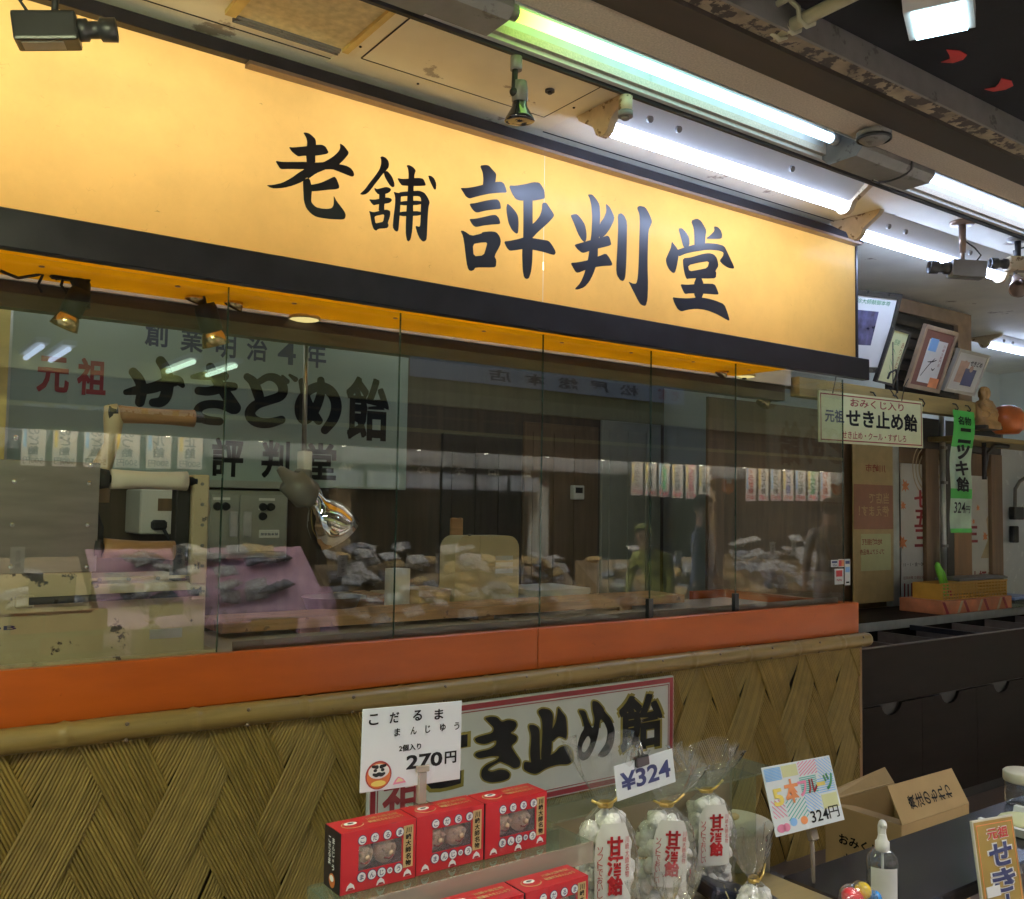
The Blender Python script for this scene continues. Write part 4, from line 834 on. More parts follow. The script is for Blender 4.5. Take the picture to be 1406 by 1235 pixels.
# dish lamps and spots below the glowing strip
def dish(px, py, label, y=.38):
    t = thing('dish_lamp', label, 'lamp', P(px, py, y), group='dish lamps under the yellow strip')
    b = nb(); lathe(b, [(.0, .03), (.03, .028), (.055, .005), (.058, -.004), (.052, -.006)], n=28); obj('dish', b, 'dish_yellow', t)
    b = nb(); lathe(b, [(.0515, -.0065), (.03, -.011), (0, -.013)], n=28); obj('lit_face', b, 'lamp_glow', t)
    b = nb(); cyl(b, (0, 0, .025), (0, 0, 2.2-t.location.z), .012, n=10); obj('stem', b, 'black_matte', t)
dish(418, 437, 'shallow brass dish lamp above the chrome heat lamp'); dish(1022, 516, 'shallow brass dish lamp below the right end of the yellow strip')
def cspot(px, py, label, tilt, y=.3, k=1.0, rise=.1):
    t = thing('clip_spotlight', label, 'spotlight', P(px, py, y), (tilt[0], tilt[1], 0), group='small spotlights behind the glass')
    b = nb(); lathe(b, [(0, .075), (.026, .075), (.03, .06), (.03, 0), (.028, 0)], n=18); obj('can', b, 'black_matte', t)
    b = nb(); lathe(b, [(.022, .005), (.03, -.01), (.038, -.04), (.034, -.041), (.0, -.015)], n=20); obj('reflector', b, 'brass', t)
    b = nb(); tube(b, [(0, 0, .07), (.005, 0, .07+rise*.5), (0, 0, .07+rise)], .007, 8); obj('stem', b, 'black_matte', t)
    for q in ('can', 'reflector'): pass
    t.scale = (k, k, k); return t
cspot(96, 432, 'black spotlight with a brass reflector hanging by the cables at left', (.15, .35), k=1.1, rise=.14)
cspot(291, 455, 'black spotlight with a brass reflector hanging before the blue writing', (.1, -.35), k=1.2, rise=.17)
cspot(272, 402, 'small pale spotlight under the yellow strip, left of two neighbours', (.2, .3), k=.85, rise=.03)
cspot(326, 410, 'small pale spotlight under the yellow strip, right of two neighbours', (.2, .4), k=.85, rise=.03)
cspot(994, 508, 'small brass spotlight beside the right dish lamp', (.3, .5), k=.8, rise=.03)
cspot(1052, 548, 'small dark spotlight seen through the end glass pane', (.2, .6), y=.5, k=1.0, rise=.12)
t = thing('cable_bundle', 'tangle of black cables and brackets under the left end of the yellow strip', 'cables', P(85, 372, .3))
b = nb(); q = lambda px, py, y=.3: P(px, py, y)-t.location
for pts in ([(0, 358), (20, 362), (40, 352), (60, 356), (80, 372)], [(0, 372), (25, 382), (50, 378), (75, 370)], [(80, 365), (60, 375), (52, 392), (58, 402)], [(90, 372), (84, 392), (92, 404)], [(72, 368), (78, 384), (88, 380), (92, 370)], [(105, 362), (112, 372), (116, 388)]): tube(b, [q(*v) for v in pts], .0045, 6)
obj('cable', b, 'black_matte', t)
b = nb(); box(b, q(68, 382)-Vector((0, .02, 0)), q(105, 362)+Vector((0, .02, 0)), .008); obj('junction_box', b, 'black_matte', t)
b = nb(); tube(b, [q(100, 372), q(112, 392), q(114, 424)], [.022, .026, .02], 12); obj('bracket', b, 'black_matte', t)
# plank, cream cover and other things on the counter
pk0 = P(300, 855, .6); pk1 = P(932, 818, .6)
t = thing('wooden_plank', 'long worn wooden rolling plank lying on the counter behind the glass', 'plank', (pk0.x, .56, 1.064))
b = nb(); box(b, (0, 0, .018), (pk1.x-pk0.x, .24, .058), .004, 2); obj('plank_board', b, 'plank_wood', t)
for x in (.3, 1.1, 1.9): b = nb(); box(b, (x, .02, -.0015), (x+.08, .2, .017)); obj('spacer', b, 'roller_wood', t)
q0, q1 = P(641, 815, .72), P(727, 735, .72)
t = thing('machine_cover', 'rounded cream yellow cover standing behind the plank', 'machine cover', (q0.x, .82, 1.064))
w, hh = (P(727, 735, .82).x-P(641, 735, .82).x), P(690, 736, .82).z-1.064
b = nb(); pr_ = [(0, 0), (0, hh-.06)]+[(.06-.06*math.cos(a), hh-.06+.06*math.sin(a)) for a in [PI/2*k/5 for k in range(1, 6)]]
pr_ += [(w-.06+.06*math.sin(a), hh-.06+.06*math.cos(a)) for a in [PI/2*k/5 for k in range(0, 5)]]+[(w, hh-.06), (w, 0)]
prism(b, pr_, 'y', 0, .13); obj('shell', b, 'cream_clean', t)
b = nb(); cyl(b, (w*.25, .02, hh), (w*.25, .02, hh+.008), .008, n=8); obj('rivet', b, 'camera_grey', t)
b = nb()
for k in range(3): box(b, (w*.62, -.0012, hh*.5+.03*k), (w*.9, -.0004, hh*.5+.02+.03*k))
obj('notice', b, 'paper', t)
def carton(px0, py0, px1, py1, y, dep, label, m_='box_tan'):
    p = P(px0, py1, y); q = P(px1, py0, y); t = thing('carton', label, 'carton', (p.x, y, 1.064)); w, hh = q.x-p.x, max(.03, q.z-1.064)
    b = nb(); box(b, (0, 0, 0), (w, dep, hh), .003); obj('carton_body', b, m_, t)
    b = nb(); box(b, (-.003, -.003, hh*.72), (w+.003, dep+.003, hh+.003), .002); obj('lid', b, m_, t)
carton(575, 810, 618, 832, .84, .2, 'low tan carton behind the plank left of the cream cover')
carton(735, 808, 810, 824, .84, .3, 'flat pale carton behind the plank right of the cream cover', 'white_plastic')
t = thing('folded_cloth', 'folded grey cloth lying on the counter beside the cream cover', 'cloth', P(650, 822, .80)); t.location.z = 1.064
b = nb(); box(b, (0, 0, 0), (.28, .1, .022), .01, 3); box(b, (.01, .003, .0225), (.26, .097, .045), .01, 3); obj('cloth_fold', b, 'grey_cabinet', t)
# ================================================================== right part of the shop
DY = .95
b = nb(); box(b, (4.03, 1.95, 0), (9.45, 2.05, 2.93)); tag(obj('rear_wall', b, 'wall_cream'), 'pale greenish rear wall at the right of the shop', 'wall')
b = nb(); box(b, (9.35, -3, 0), (9.5, 2.05, 2.93)); tag(obj('end_wall', b, 'wall_cream'), 'pale end wall at the far right beyond the orange ornament', 'wall')
# lintel with hooks
LY = .35
lt = thing('lintel_shelf', 'ochre wooden lintel with hooks carrying the framed pictures', 'lintel', (4.08, LY, P(1200, 532, LY).z))
lx1 = P(1340, 560, LY).x-4.08; lz = P(1200, 545, LY).z-lt.location.z
b = nb(); box(b, (0, 0, lz-.05), (lx1, .06, 0), .003); box(b, (0, .061, -.03), (lx1, .22, -.002)); obj('beam_board', b, 'lintel_wood', lt)
for px in (1195, 1226, 1262, 1308, 1325):
    x = P(px, 545, LY).x-4.08; b = nb(); tube(b, [(x, 0, -.03), (x, -.02, -.035), (x, -.035, -.06), (x+.01, -.02, -.075), (x+.015, -.008, -.06)], .004, 6); obj('hook', b, 'black_matte', lt)
# louvre behind the frames
p, w, hh = wallbox(1225, 432, 1328, 540, .60, .1)
t = thing('louvre_panel', 'dark louvred vent in a beige frame behind the leaning pictures', 'louvre', p); hh = 2.925-p.z-.02
b = nb(); box(b, (0, .03, 0), (w, .05, hh)); obj('backing', b, 'black_matte', t)
b = nb(); box(b, (-.05, 0, hh-.09), (w+.05, .06, hh)); box(b, (w-.12, 0, 0), (w+.05, .06, hh-.091)); obj('frame', b, 'frame_wood', t)
for k in range(7): b = nb(); box(b, (0, .0, .02+k*(hh-.12)/7), (w-.122, .028, .05+k*(hh-.12)/7)); obj('slat', b, 'wall_dark', t)
# framed pictures
def picture(TL, TR, BL, y0, y1, label, fm, mat_in, group='framed pictures on the lintel'):
    R, w, h = orient(P(*TL, y0), P(*TR, y0), P(*BL, y1))
    t = thing('picture_frame', label, 'framed picture', P(*BL, y1), R, group)
    f = min(w, h)*.07
    b = nb(); box(b, (0, 0, 0), (f, .025, h)); box(b, (w-f, 0, 0), (w, .025, h)); box(b, (f, 0, 0), (w-f, .025, f)); box(b, (f, 0, h-f), (w-f, .025, h)); obj('frame', b, fm, t)
    b = nb(); box(b, (f, .008, f), (w-f, .02, h-f)); obj('mount', b, mat_in, t)
    return t, w, h
def pr(t, m_, w, h, u, v, uw, vh, y=.0066, name='print'):
    b = nb(); box(b, (u*w, y, v*h), ((u+uw)*w, y+.0008, (v+vh)*h)); return obj(name, b, m_, t)
def pt(t, s, m_, w, h, u, v, uw, vh, y=.0055, vertical=False, bold=0):
    b = nb(); (vert if vertical else txt)(b, s, u*w, v*h, uw*w, vh*h, y, bold); return obj('writing', b, m_, t)
t, w, h = picture((1168, 400), (1254, 410), (1125, 510), .20, .34, 'largest black framed picture, cut by the end of the yellow sign', 'frame_black', 'paper')
pr(t, 'photo_blue', w, h, .12, .34, .58, .42); pt(t, '厄除大師献御本尊', 'ink_green', w, h, .25, .84, .6, .06)
t, w, h = picture((1234, 453), (1258, 460), (1203, 525), .24, .345, 'small black framed card with pale green paper and handwriting', 'frame_black', 'paper_green')
pt(t, '感謝', 'ink_green', w, h, .3, .72, .3, .1); pt(t, 'ありがとう', 'ink_brown', w, h, .74, .2, .12, .6, vertical=True)
b = nb()
for k in range(5): brush(b, [(.35+.03*k, .65-.1*k, .004), (.5, .6-.1*k, .007), (.55+.02*k, .55-.1*k, .004)], lambda x, y, w=w, h=h: Vector((x*w, .0058, y*h)), Vector((0, 0, 0)))
obj('writing', b, 'ink_green', t)
t, w, h = picture((1278, 447), (1322, 459), (1245, 532), .22, .345, 'wood framed signed card with a maroon mount and a blue stamp', 'frame_wood', 'frame_maroon')
pr(t, 'paper', w, h, .25, .12, .56, .68); pr(t, 'ink_sky', w, h, .28, .62, .24, .2, .0058); pr(t, 'ink_orange', w, h, .6, .06, .28, .16, .0058)
pt(t, '川崎大師門前', 'ink_brown', w, h, .7, .4, .06, .36, vertical=True)
b = nb()
for s_ in ([(.3, .22, .006), (.45, .42, .01), (.56, .52, .006)], [(.38, .45, .005), (.5, .46, .012), (.62, .5, .006)], [(.55, .36, .006), (.6, .33, .012), (.64, .37, .006)]): brush(b, s_, lambda x, y, w=w, h=h: Vector((x*w, .0056, y*h)), Vector((0, 0, 0)))
obj('signature', b, 'ink_black', t)
t, w, h = picture((1318, 479), (1360, 489), (1296, 537), .24, .345, 'silver framed photograph of two people, rightmost of the leaning pictures', 'frame_silver', 'paper')
pr(t, 'photo_skin', w, h, .2, .25, .28, .5); pr(t, 'photo_navy', w, h, .42, .2, .35, .4, .0058); pt(t, 'せきどめ', 'ink_black', w, h, .5, .68, .38, .12, bold=.02)
b = nb(); ball(b, (.36*w, .0068, .68*h), .025, sy=.1); ball(b, (.6*w, .0068, .6*h), .022, sy=.1); obj('portrait', b, 'photo_skin', t)
# hanging sign
R, w, h = orient(P(1125, 536, .31), P(1267, 552, .31), P(1125, 607, .31))
hs = thing('hanging_sign', 'cream sign with a red border and black and blue writing hung from the lintel hooks', 'hanging sign', P(1125, 607, .31), R)
b = nb(); box(b, (0, 0, 0), (w, .008, h)); obj('board', b, 'paper_green', hs)
b = nb(); e = .02
for lo, hi in (((.012, .012), (w-.012, .018)), ((.012, h-.018), (w-.012, h-.012)), ((.012, .018), (.018, h-.018)), ((w-.018, .018), (w-.012, h-.018))): box(b, (lo[0], -.0014, lo[1]), (hi[0], -.0006, hi[1]))
obj('red_border', b, 'ink_darkred', hs)
def sgt(s, m_, u, v, uw, vh, bold=.012):
    b = nb(); txt(b, s, u*w, v*h, uw*w, vh*h, -.0016, bold); obj('writing', b, m_, hs)
sgt('おみくじ入り', 'ink_darkred', .28, .74, .52, .17, .016); sgt('元祖', 'ink_navy', .05, .40, .17, .25, .03); sgt('せき止め飴', 'ink_black', .24, .34, .70, .36, .036); sgt('せき止め・クール・すずしろ', 'ink_darkred', .20, .10, .62, .15, .012)
for u in (.12, .78): b = nb(); tube(b, [(u*w, -.002, h-.01), (u*w+.02, -.01, h+.08), (u*w+.03, -.03, h+.12)], .0025, 5); obj('string', b, 'black_matte', hs)
# black wire hanger hooked over the frames
t = thing('wire_hanger', 'black bent wire hanger hooked in front of the framed cards', 'wire hanger', P(1226, 535, .2)); q = lambda px, py: P(px, py, .2)-t.location
b = nb(); tube(b, [q(1226, 470), q(1226, 535), q(1222, 532)], .003, 6); tube(b, [q(1219, 520), q(1222, 512), q(1230, 508), q(1232, 516), q(1232, 540)], .006, 8); tube(b, [q(1221, 533), q(1229, 545), q(1233, 533)], .003, 6); obj('wire', b, 'black_matte', t)
# green banner
q0, q1 = P(1307, 732, .30), P(1334, 563, .30); w, h = q1.x-q0.x, P(1307, 563, .30).z-q0.z
bn = thing('green_banner', 'narrow green and white vertical banner with a price hanging from the lintel', 'banner', q0)
def bsh(z): return .012*math.sin(z*7)+.008*math.sin(z*15+1)
def bstrip(za, zb, u0=0, u1=1):
    b = nb(); n = 16; rows = []
    for k in range(n+1):
        z = za+(zb-za)*k/n; rows.append([b.verts.new(((u0+(u1-u0)*c)*w, bsh(z)+.006*math.sin(c*PI)*math.sin(z*9), z)) for c in (0, .33, .66, 1)])
    for r0, r1 in zip(rows, rows[1:]):
        for c in range(3): f = b.faces.new([r0[c], r0[c+1], r1[c+1], r1[c]]); f.smooth = True
    return b
for za, zb, m_ in ((0, .035*h, 'banner_green'), (.035*h, .28*h, 'banner_pale'), (.28*h, .36*h, 'banner_green'), (.36*h, .70*h, 'banner_pale'), (.70*h, h, 'banner_green')): obj('cloth_panel', bstrip(za, zb), m_, bn)
def btx(s, u, v, uw, vh, m_='ink_black', bold=.04, vertical=True):
    b = nb(); (vert if vertical else txt)(b, s, u*w, v*h, uw*w, vh*h, 0, bold)
    for x in b.verts: x.co.y = bsh(x.co.z)-.009
    obj('writing', b, m_, bn)
btx('ニッキ飴', .22, .33, .58, .53); btx('名物', .14, .88, .62, .07, bold=.02, vertical=False); btx('324', .12, .16, .52, .09, bold=.01, vertical=False); btx('円', .66, .16, .22, .06, bold=.01, vertical=False)
# sliding doors: posts, panels
def doorpart(name, px0, px1, za, zb, y, dep, m_, label, cat):
    xa, xb = P(px0, 700, y).x, P(px1, 700, y).x; b = nb(); box(b, (xa, y, za), (xb, y+dep, zb), .003); return tag(obj(name, b, m_), label, cat)
zt = 2.22
doorpart('door_post', 1272, 1290, .0, zt, DY, .08, 'door_brown', 'dark brown door post between the white festival poster and the steel conduit', 'post')
doorpart('door_post', 1300, 1310, .0, zt, DY, .08, 'wall_dark', 'narrow dark door post left of the green banner', 'post')
doorpart('door_panel', 1310, 1334, .0, 1.50, DY, .05, 'door_tan', 'tan wooden door panel below the green banner', 'door panel')
doorpart('door_post', 1362, 1377, .0, 2.0, DY, .1, 'door_brown', 'dark brown door post at the right of the second festival poster', 'post')
doorpart('window_post', 1225, 1235, .9, zt, DY, .05, 'alu', 'pale aluminium window post left of the white festival poster', 'post')
doorpart('door_panel', 1150, 1290, .0, P(1230, 833, DY).z, DY-.02, .1, 'door_brown', 'low dark brown door sill panel below the posters', 'door panel')
xa, xb = P(1345, 620, DY).x, P(1377, 620, DY).x
doorpart('door_lintel', 1236, 1376, zt-.22, zt, DY-.004, .09, 'wall_dark', 'dark door head above the festival posters', 'door head')
x = P(1295, 700, .9).x
t = thing('steel_conduit', 'thin grey steel conduit running up in front of the brown posts', 'conduit', (x, .9, 0)); b = nb(); cyl(b, (0, 0, .8), (0, 0, 2.3), .02, n=10); obj('pipe', b, 'alu', t)
for z in (1.3, 1.75, 2.0): b = nb(); box(b, (-.026, -.024, z), (.026, .0, z+.02)); obj('pipe_clip', b, 'camera_grey', t)
# festival posters
def poster(px0, py0, px1, py1, y, label):
    p = P(px0, py1, y); q = P(px1, py0, y); t = thing('festival_poster', label, 'poster', p, group='festival posters by the doors'); w, h = q.x-p.x, q.z-p.z
    b = nb(); box(b, (0, 0, 0), (w, .004, h)); obj('sheet', b, 'paper', t)
    return t, w, h
t, w, h = poster(1238, 640, 1296, 832, DY+.03, 'white festival poster with red vertical characters between the posts')
for s, u, v, uw, vh, bd_ in (('七五三', .30, .40, .36, .42, .03), ): pt(t, s, 'ink_darkred', w, h, u, v, uw, vh, y=-.0012, vertical=True, bold=bd_)
pt(t, '川崎大師', 'ink_darkred', w, h, .02, .02, .95, .14, y=-.0012, bold=.03); pt(t, '11・1・金〜30・木', 'ink_black', w, h, .05, .27, .6, .03, y=-.0012); pt(t, '厄除祈願 交通安全 川崎大師平間寺', 'ink_brown', w, h, .04, .18, .85, .022, y=-.0012)
b = nb(); lathe(b, [(.19*w, 0), (.22*w, 0)], (.62*w, -.0012, .97*h), (0, 1, 0), 30); lathe(b, [(.27*w, 0), (.29*w, 0)], (.62*w, -.0012, .97*h), (0, 1, 0), 30); lathe(b, [(.34*w, 0), (.36*w, 0)], (.62*w, -.0012, .97*h), (0, 1, 0), 30); obj('wave_crest', b, 'wave_cream', t)
for u, v, s_ in ((.1, .84, .10), (.05, .70, .07), (.03, .44, .11)):
    b = nb(); prism(b, [((u+s_*math.cos(a)*(1 if k % 2 == 0 else .45)*(1-.25*(k % 4 == 2)))*w, v*h+s_*w*math.sin(a)*(1 if k % 2 == 0 else .45)*(1-.25*(k % 4 == 2))) for k, a in enumerate([2*PI*k/14+.3 for k in range(14)])], 'y', -.0012, -.0006); obj('maple_leaf', b, 'ink_orange', t)
t, w, h = poster(1333, 655, 1362, 812, DY+.03, 'second festival poster partly hidden by the green banner')
pt(t, '三', 'ink_darkred', w, h, .02, .42, .3, .14, y=-.0012, bold=.03); pt(t, '大師', 'ink_darkred', w, h, .02, .03, .65, .14, y=-.0012, bold=.03)
for u, v, s_ in ((.35, .72, .09), (.65, .47, .13), (.15, .6, .08)):
    b = nb(); prism(b, [((u+s_*math.cos(a)*(1 if k % 2 == 0 else .45)*(1-.25*(k % 4 == 2)))*w, v*h+s_*w*math.sin(a)*(1 if k % 2 == 0 else .45)*(1-.25*(k % 4 == 2))) for k, a in enumerate([2*PI*k/14+.3 for k in range(14)])], 'y', -.0012, -.0006); obj('maple_leaf', b, 'ink_orange', t)
b = nb(); prism(b, [(.97*w, .28*h), (.97*w, .74*h), (.72*w, .62*h), (.8*w, .45*h), (.45*w, .28*h)], 'y', -.001, -.0004); obj('pattern_band', b, 'wave_cream', t)
b = nb(); ball(b, (.84*w, -.002, .17*h), .02, sy=.1); box(b, (.76*w, -.0016, .06*h), (.92*w, -.0006, .155*h)); obj('child_picture', b, 'photo_skin', t)
# reversed poster on the inside of the door glass
p, w, h = wallbox(1172, 612, 1226, 830, DY, .02)
t = thing('window_notice', 'faded red and cream notice seen from behind on the door glass', 'notice', p)
b = nb(); box(b, (0, 0, 0), (w, .006, h)); obj('sheet', b, 'paper_tan', t)
b = nb(); box(b, (.02*w, -.0016, .46*h), (.98*w, -.0006, .74*h)); obj('red_band', b, 'faded_red', t)
b = nb(); box(b, (.18*w, -.0016, .2*h), (.92*w, -.0006, .43*h)); obj('cream_label', b, 'paper_green', t)
for s, u, v, uw, vh, m_ in (('当店で', .12, .62, .5, .07, 'paper_tan'), ('使えます！', .12, .54, .75, .07, 'paper_tan'), ('川崎市', .2, .82, .5, .05, 'ink_brown'), ('地域振興', .3, .36, .5, .04, 'ink_brown'), ('プレミアム商品券', .25, .30, .6, .035, 'ink_brown')):
    b = nb(); txt(b, s, 0, v*h, uw*w, vh*h, -.0022, .015)
    for x in b.verts: x.co.x = (1-u)*w-x.co.x
    obj('reversed_writing', b, m_, t)
b = nb(); box(b, (4.1, DY+.05, .9), (P(1377, 600, DY+.05).x, DY+.07, 2.2)); tag(obj('door_glass_backing', b, 'door_brown'), 'brown door boards behind the posters and the notice', 'door board')
# shelf with the statue and the ornament
SY = .62; sz = P(1390, 603, SY).z
t = thing('wall_shelf', 'dark shelf with curved iron bracket below the orange ornament', 'shelf', (P(1334, 600, SY).x, SY, sz)); L = 2.2
b = nb(); box(b, (0, 0, -.035), (L, .32, 0), .004); obj('shelf_board', b, 'lintel_wood', t)
b = nb(); tube(b, [(.26, .05, -.04), (.26, .05, -.3)], .016, 8); tube(b, [(.27, .05, -.22), (.3, .05, -.12), (.4, .05, -.055), (.6, .05, -.05)], .014, 8); obj('iron_bracket', b, 'black_matte', t)
st = thing('wooden_statue', 'carved wooden seated figure on the shelf beside the orange ornament', 'statue', PZ(1352, 590, sz))
b = nb()
lathe(b, [(0, 0), (.13, 0), (.13, .05), (.10, .07), (.11, .1), (.10, .16), (.085, .21), (.06, .25), (.03, .265), (.03, .28), (.045, .30), (.05, .335), (.04, .365), (.02, .38), (0, .385)], n=20, fn=lambda q, a, h: q+Vector((.012*math.sin(3*a+h*30), .012*math.cos(5*a+h*22), 0))); obj('figure', b, 'statue_wood', st)
b = nb(); ball(b, (.075, -.05, .13), .05, sy=.8, sz=.7); ball(b, (-.075, -.05, .13), .05, sy=.8, sz=.7); tube(b, [(.08, -.01, .22), (.1, -.05, .16), (.03, -.09, .14)], [.03, .03, .02], 10); tube(b, [(-.08, -.01, .22), (-.1, -.05, .17), (-.02, -.09, .15)], [.03, .03, .02], 10); obj('arms_and_knees', b, 'statue_wood', st)
b = nb(); box(b, (-.16, -.09, -.001), (.16, .09, .03), .006); obj('pedestal', b, 'wall_dark', st); st.scale = (.68, .68, .72)
og = thing('round_ornament', 'round orange lacquer ornament with a pale painted face on the shelf', 'ornament', PZ(1383, 596, sz))
b = nb(); lathe(b, [(0, 0), (.10, .0), (.155, .05), (.17, .11), (.16, .17), (.12, .225), (.06, .25), (0, .255)], n=28); obj('shell', b, 'daruma_red', og)
b = nb(); ball(b, (.045, -.115, .145), .078, sy=.62, sz=.85); obj('face', b, 'daruma_face', og)
for x in (.02, .085): b = nb(); ball(b, (x, -.163+.012*(x > .05), .155), .009, sy=.5); obj('eye', b, 'ink_black', og)
b = nb(); tube(b, [(-.03, -.155, .10), (.04, -.172, .085), (.11, -.14, .10)], .006, 6); obj('mouth_line', b, 'ink_brown', og); og.scale = (.70, .70, .76)
# white board with switches right of the door
p = P(1384, 760, DY)
t = thing('switch_box', 'black switch boxes and a pipe on the pale wall at the right edge', 'switch box', (p.x, DY, 0))
b = nb(); box(b, (.02, -.05, 1.50), (.17, 0, 1.60), .006); obj('upper_box', b, 'black_matte', t)
b = nb(); box(b, (.02, -.04, 1.32), (.10, 0, 1.45), .006); obj('lower_box', b, 'black_matte', t)
b = nb(); tube(b, [(.06, -.03, 1.6), (.07, -.03, 1.74), (.12, -.04, 1.80), (.6, -.1, 2.0)], .014, 8); obj('pipe', b, 'camera_grey', t)
b = nb(); box(b, (-.06, .012, .2), (1.2, .03, 2.05)); obj('wall_board', b, 'paper_cool', t)
# black sweet bins
bx0, bx1 = 4.075, 7.4; by0, by1, bz = .0, .50, .875
bn2 = thing('sweet_bins', 'long black lacquered counter with open compartments and round finger holes', 'display bins', (bx0, by0, 0)); L = bx1-bx0
zs = P(1290, 950, 0).z
b = nb(); box(b, (0, 0, .595), (L, .02, bz-.002), .002); obj('front_board', b, 'bin_black', bn2)
k = 0; x = 0
while x < L-.05:
    b = nb(); w = .545; prism(b, [(x+.002, .06), (min(x+w, L), .06), (min(x+w, L), .585), (x+w*.5+.09, .585)]+[(x+w*.5+.085*math.cos(a), .585-.055*math.sin(a)) for a in [PI*q/8 for q in range(1, 8)]]+[(x+w*.5-.09, .585), (x+.002, .585)], 'y', .004, .018)
    obj('flap', b, 'bin_black', bn2); x += w
b = nb(); box(b, (0, .022, .0), (L, .04, .6)); obj('inner_back', b, 'black_matte', bn2)
b = nb(); box(b, (0, .03, 0), (L, .06, .058)); obj('toe_kick', b, 'black_matte', bn2)
b = nb(); box(b, (0, .003, bz-.0015), (L, .022, bz+.002)); obj('front_edge', b, 'bin_edge', bn2)
for k in range(9):
    x = .06+.40*k; b = nb(); box(b, (x, .023, .70), (x+.012, by1-.04, bz-.02)); obj('divider', b, 'bin_edge', bn2)
b = nb(); box(b, (0, .023, .69), (L, by1-.04, .70)); obj('bin_floor', b, 'black_matte', bn2)
b = nb(); box(b, (0, by1-.038, .6), (L, by1+.45, bz+.03)); obj('rear_counter', b, 'bin_black', bn2)
b = nb(); box(b, (-.0, by1-.05, bz-.015), (L, by1-.0385, bz+.034)); obj('rear_edge', b, 'alu', bn2)
b = nb(); box(b, (1.17, .024, bz-.03), (1.20, by1-.052, bz+.0)); obj('cross_rail', b, 'black_frame', bn2)
# things on the rear counter
rz = bz+.031
p = P(1292, 850, .49); q = P(1387, 855, .49)
t = thing('wrapped_box', 'flat box in patterned orange wrapping paper under the plastic basket', 'wrapped box', (p.x, .475, rz)); w = q.x-p.x
b = nb(); box(b, (0, 0, 0), (w, .3, .085), .004); obj('box_body', b, 'wrap_orange', t)
for k in range(7):
    x = .04+k*w/7; b = nb(); prism(b, [(x, .004), (x+.03, .004), (x+.03+(.05 if k % 2 else -.05), .08), (x+(.05 if k % 2 else -.05), .08)], 'y', -.0012, -.0004); obj('paper_pattern', b, 'wave_cream' if k % 2 else 'ink_darkred', t)
t = thing('plastic_basket', 'orange slotted plastic basket standing on the wrapped box', 'basket', (p.x+.06, .51, rz+.0865)); w2 = w*.93
b = nb(); Hb = .10
nx, nz = 20, 5
for i in range(nx+1): box(b, (w2*i/nx-.004, 0, 0), (w2*i/nx+.004, .004, Hb))
for k in range(nz+1): box(b, (-.004, -.0006, Hb*k/nz-.004), (w2+.004, .0046, Hb*k/nz+.004))
box(b, (-.006, -.004, Hb-.004), (w2+.006, .008, Hb+.006)); box(b, (-.004, .2, 0), (w2+.004, .204, Hb)); box(b, (-.004, .005, 0), (0.0, .2, Hb)); box(b, (w2, .005, 0), (w2+.004, .2, Hb)); box(b, (0, .005, 0), (w2, .199, .004))
obj('basket_body', b, 'basket', t)
t2 = thing('tray_lid', 'grey tray lying across the orange basket', 'tray', (p.x+.30, .53, rz+.0865+Hb+.008)); b = nb(); box(b, (0, 0, 0), (w2*.78, .17, .014), .004); box(b, (.01, .01, .0145), (w2*.78-.01, .16, .02), .003); obj('lid', b, 'lid_grey', t2)
t2 = thing('marker_pen', 'bright green marker leaning in the orange basket', 'pen', (p.x+.16, .57, rz+.10)); b = nb(); tube(b, [(.05, 0, 0), (-.03, 0, .15), (-.05, 0, .20), (-.06, 0, .22)], [.016, .02, .02, .008], 10); obj('barrel', b, 'marker_green', t2)
t2 = thing('marker_pen', 'second green marker leaning in the orange basket with a red end', 'pen', (p.x+.22, .58, rz+.10)); b = nb(); tube(b, [(.03, 0, .04), (-.04, 0, .15), (-.07, 0, .19)], [.014, .017, .01], 10); obj('barrel', b, 'marker_green', t2); b = nb(); tube(b, [(.05, 0, 0), (.031, 0, .038)], [.015, .015], 10); obj('cap', b, 'ink_red', t2)
t2 = thing('small_carton', 'small tan carton behind the orange basket', 'carton', (p.x+w2*.96, .79, rz)); b = nb(); box(b, (0, 0, 0), (.12, .1, .18), .003); obj('carton_body', b, 'box_tan', t2); b = nb(); box(b, (.02, -.0012, .1), (.1, -.0004, .15)); obj('carton_label', b, 'paper', t2)
t2 = thing('plastic_tub', 'clear plastic tub with a blue lid at the right edge', 'tub', (P(1390, 862, .49).x, .475, rz)); b = nb(); box(b, (0, 0, 0), (.3, .2, .05), .006); obj('tub_body', b, 'acrylic', t2); b = nb(); box(b, (-.008, -.008, .051), (.308, .208, .07), .006); obj('tub_lid', b, 'tub_blue', t2)
# ================================================================== sign on the woven front
FY = -.058
q0, q1 = P(505, 1131, FY), P(923, 927, FY); X0_, W_ = q0.x, P(925, 1000, FY).x-q0.x; zb, zt_ = .508, .884; H_ = zt_-zb
fs = thing('front_sign', 'long white sign with a crimson border and black brush writing on the woven counter front', 'sign', (X0_, FY, zb))
b = nb(); box(b, (0, 0, 0), (W_, .018, H_), .002); obj('board', b, 'paper', fs)
b = nb()
def frame_on(b, u0, v0, u1, v1, t, d0, d1):
    box(b, (u0, d0, v0), (u1, d1, v0+t)); box(b, (u0, d0, v1-t), (u1, d1, v1)); box(b, (u0, d0, v0+t), (u0+t, d1, v1-t)); box(b, (u1-t, d0, v0+t), (u1, d1, v1-t))
frame_on(b, .006, .006, W_-.006, H_-.006, .018, -.0014, -.0006); obj('crimson_border', b, 'ink_darkred', fs)
b = nb(); frame_on(b, .030, .030, W_-.030, H_-.030, .003, -.0014, -.0006); obj('thin_border', b, 'ink_darkred', fs)
KF = (620, 920, 1406/320)
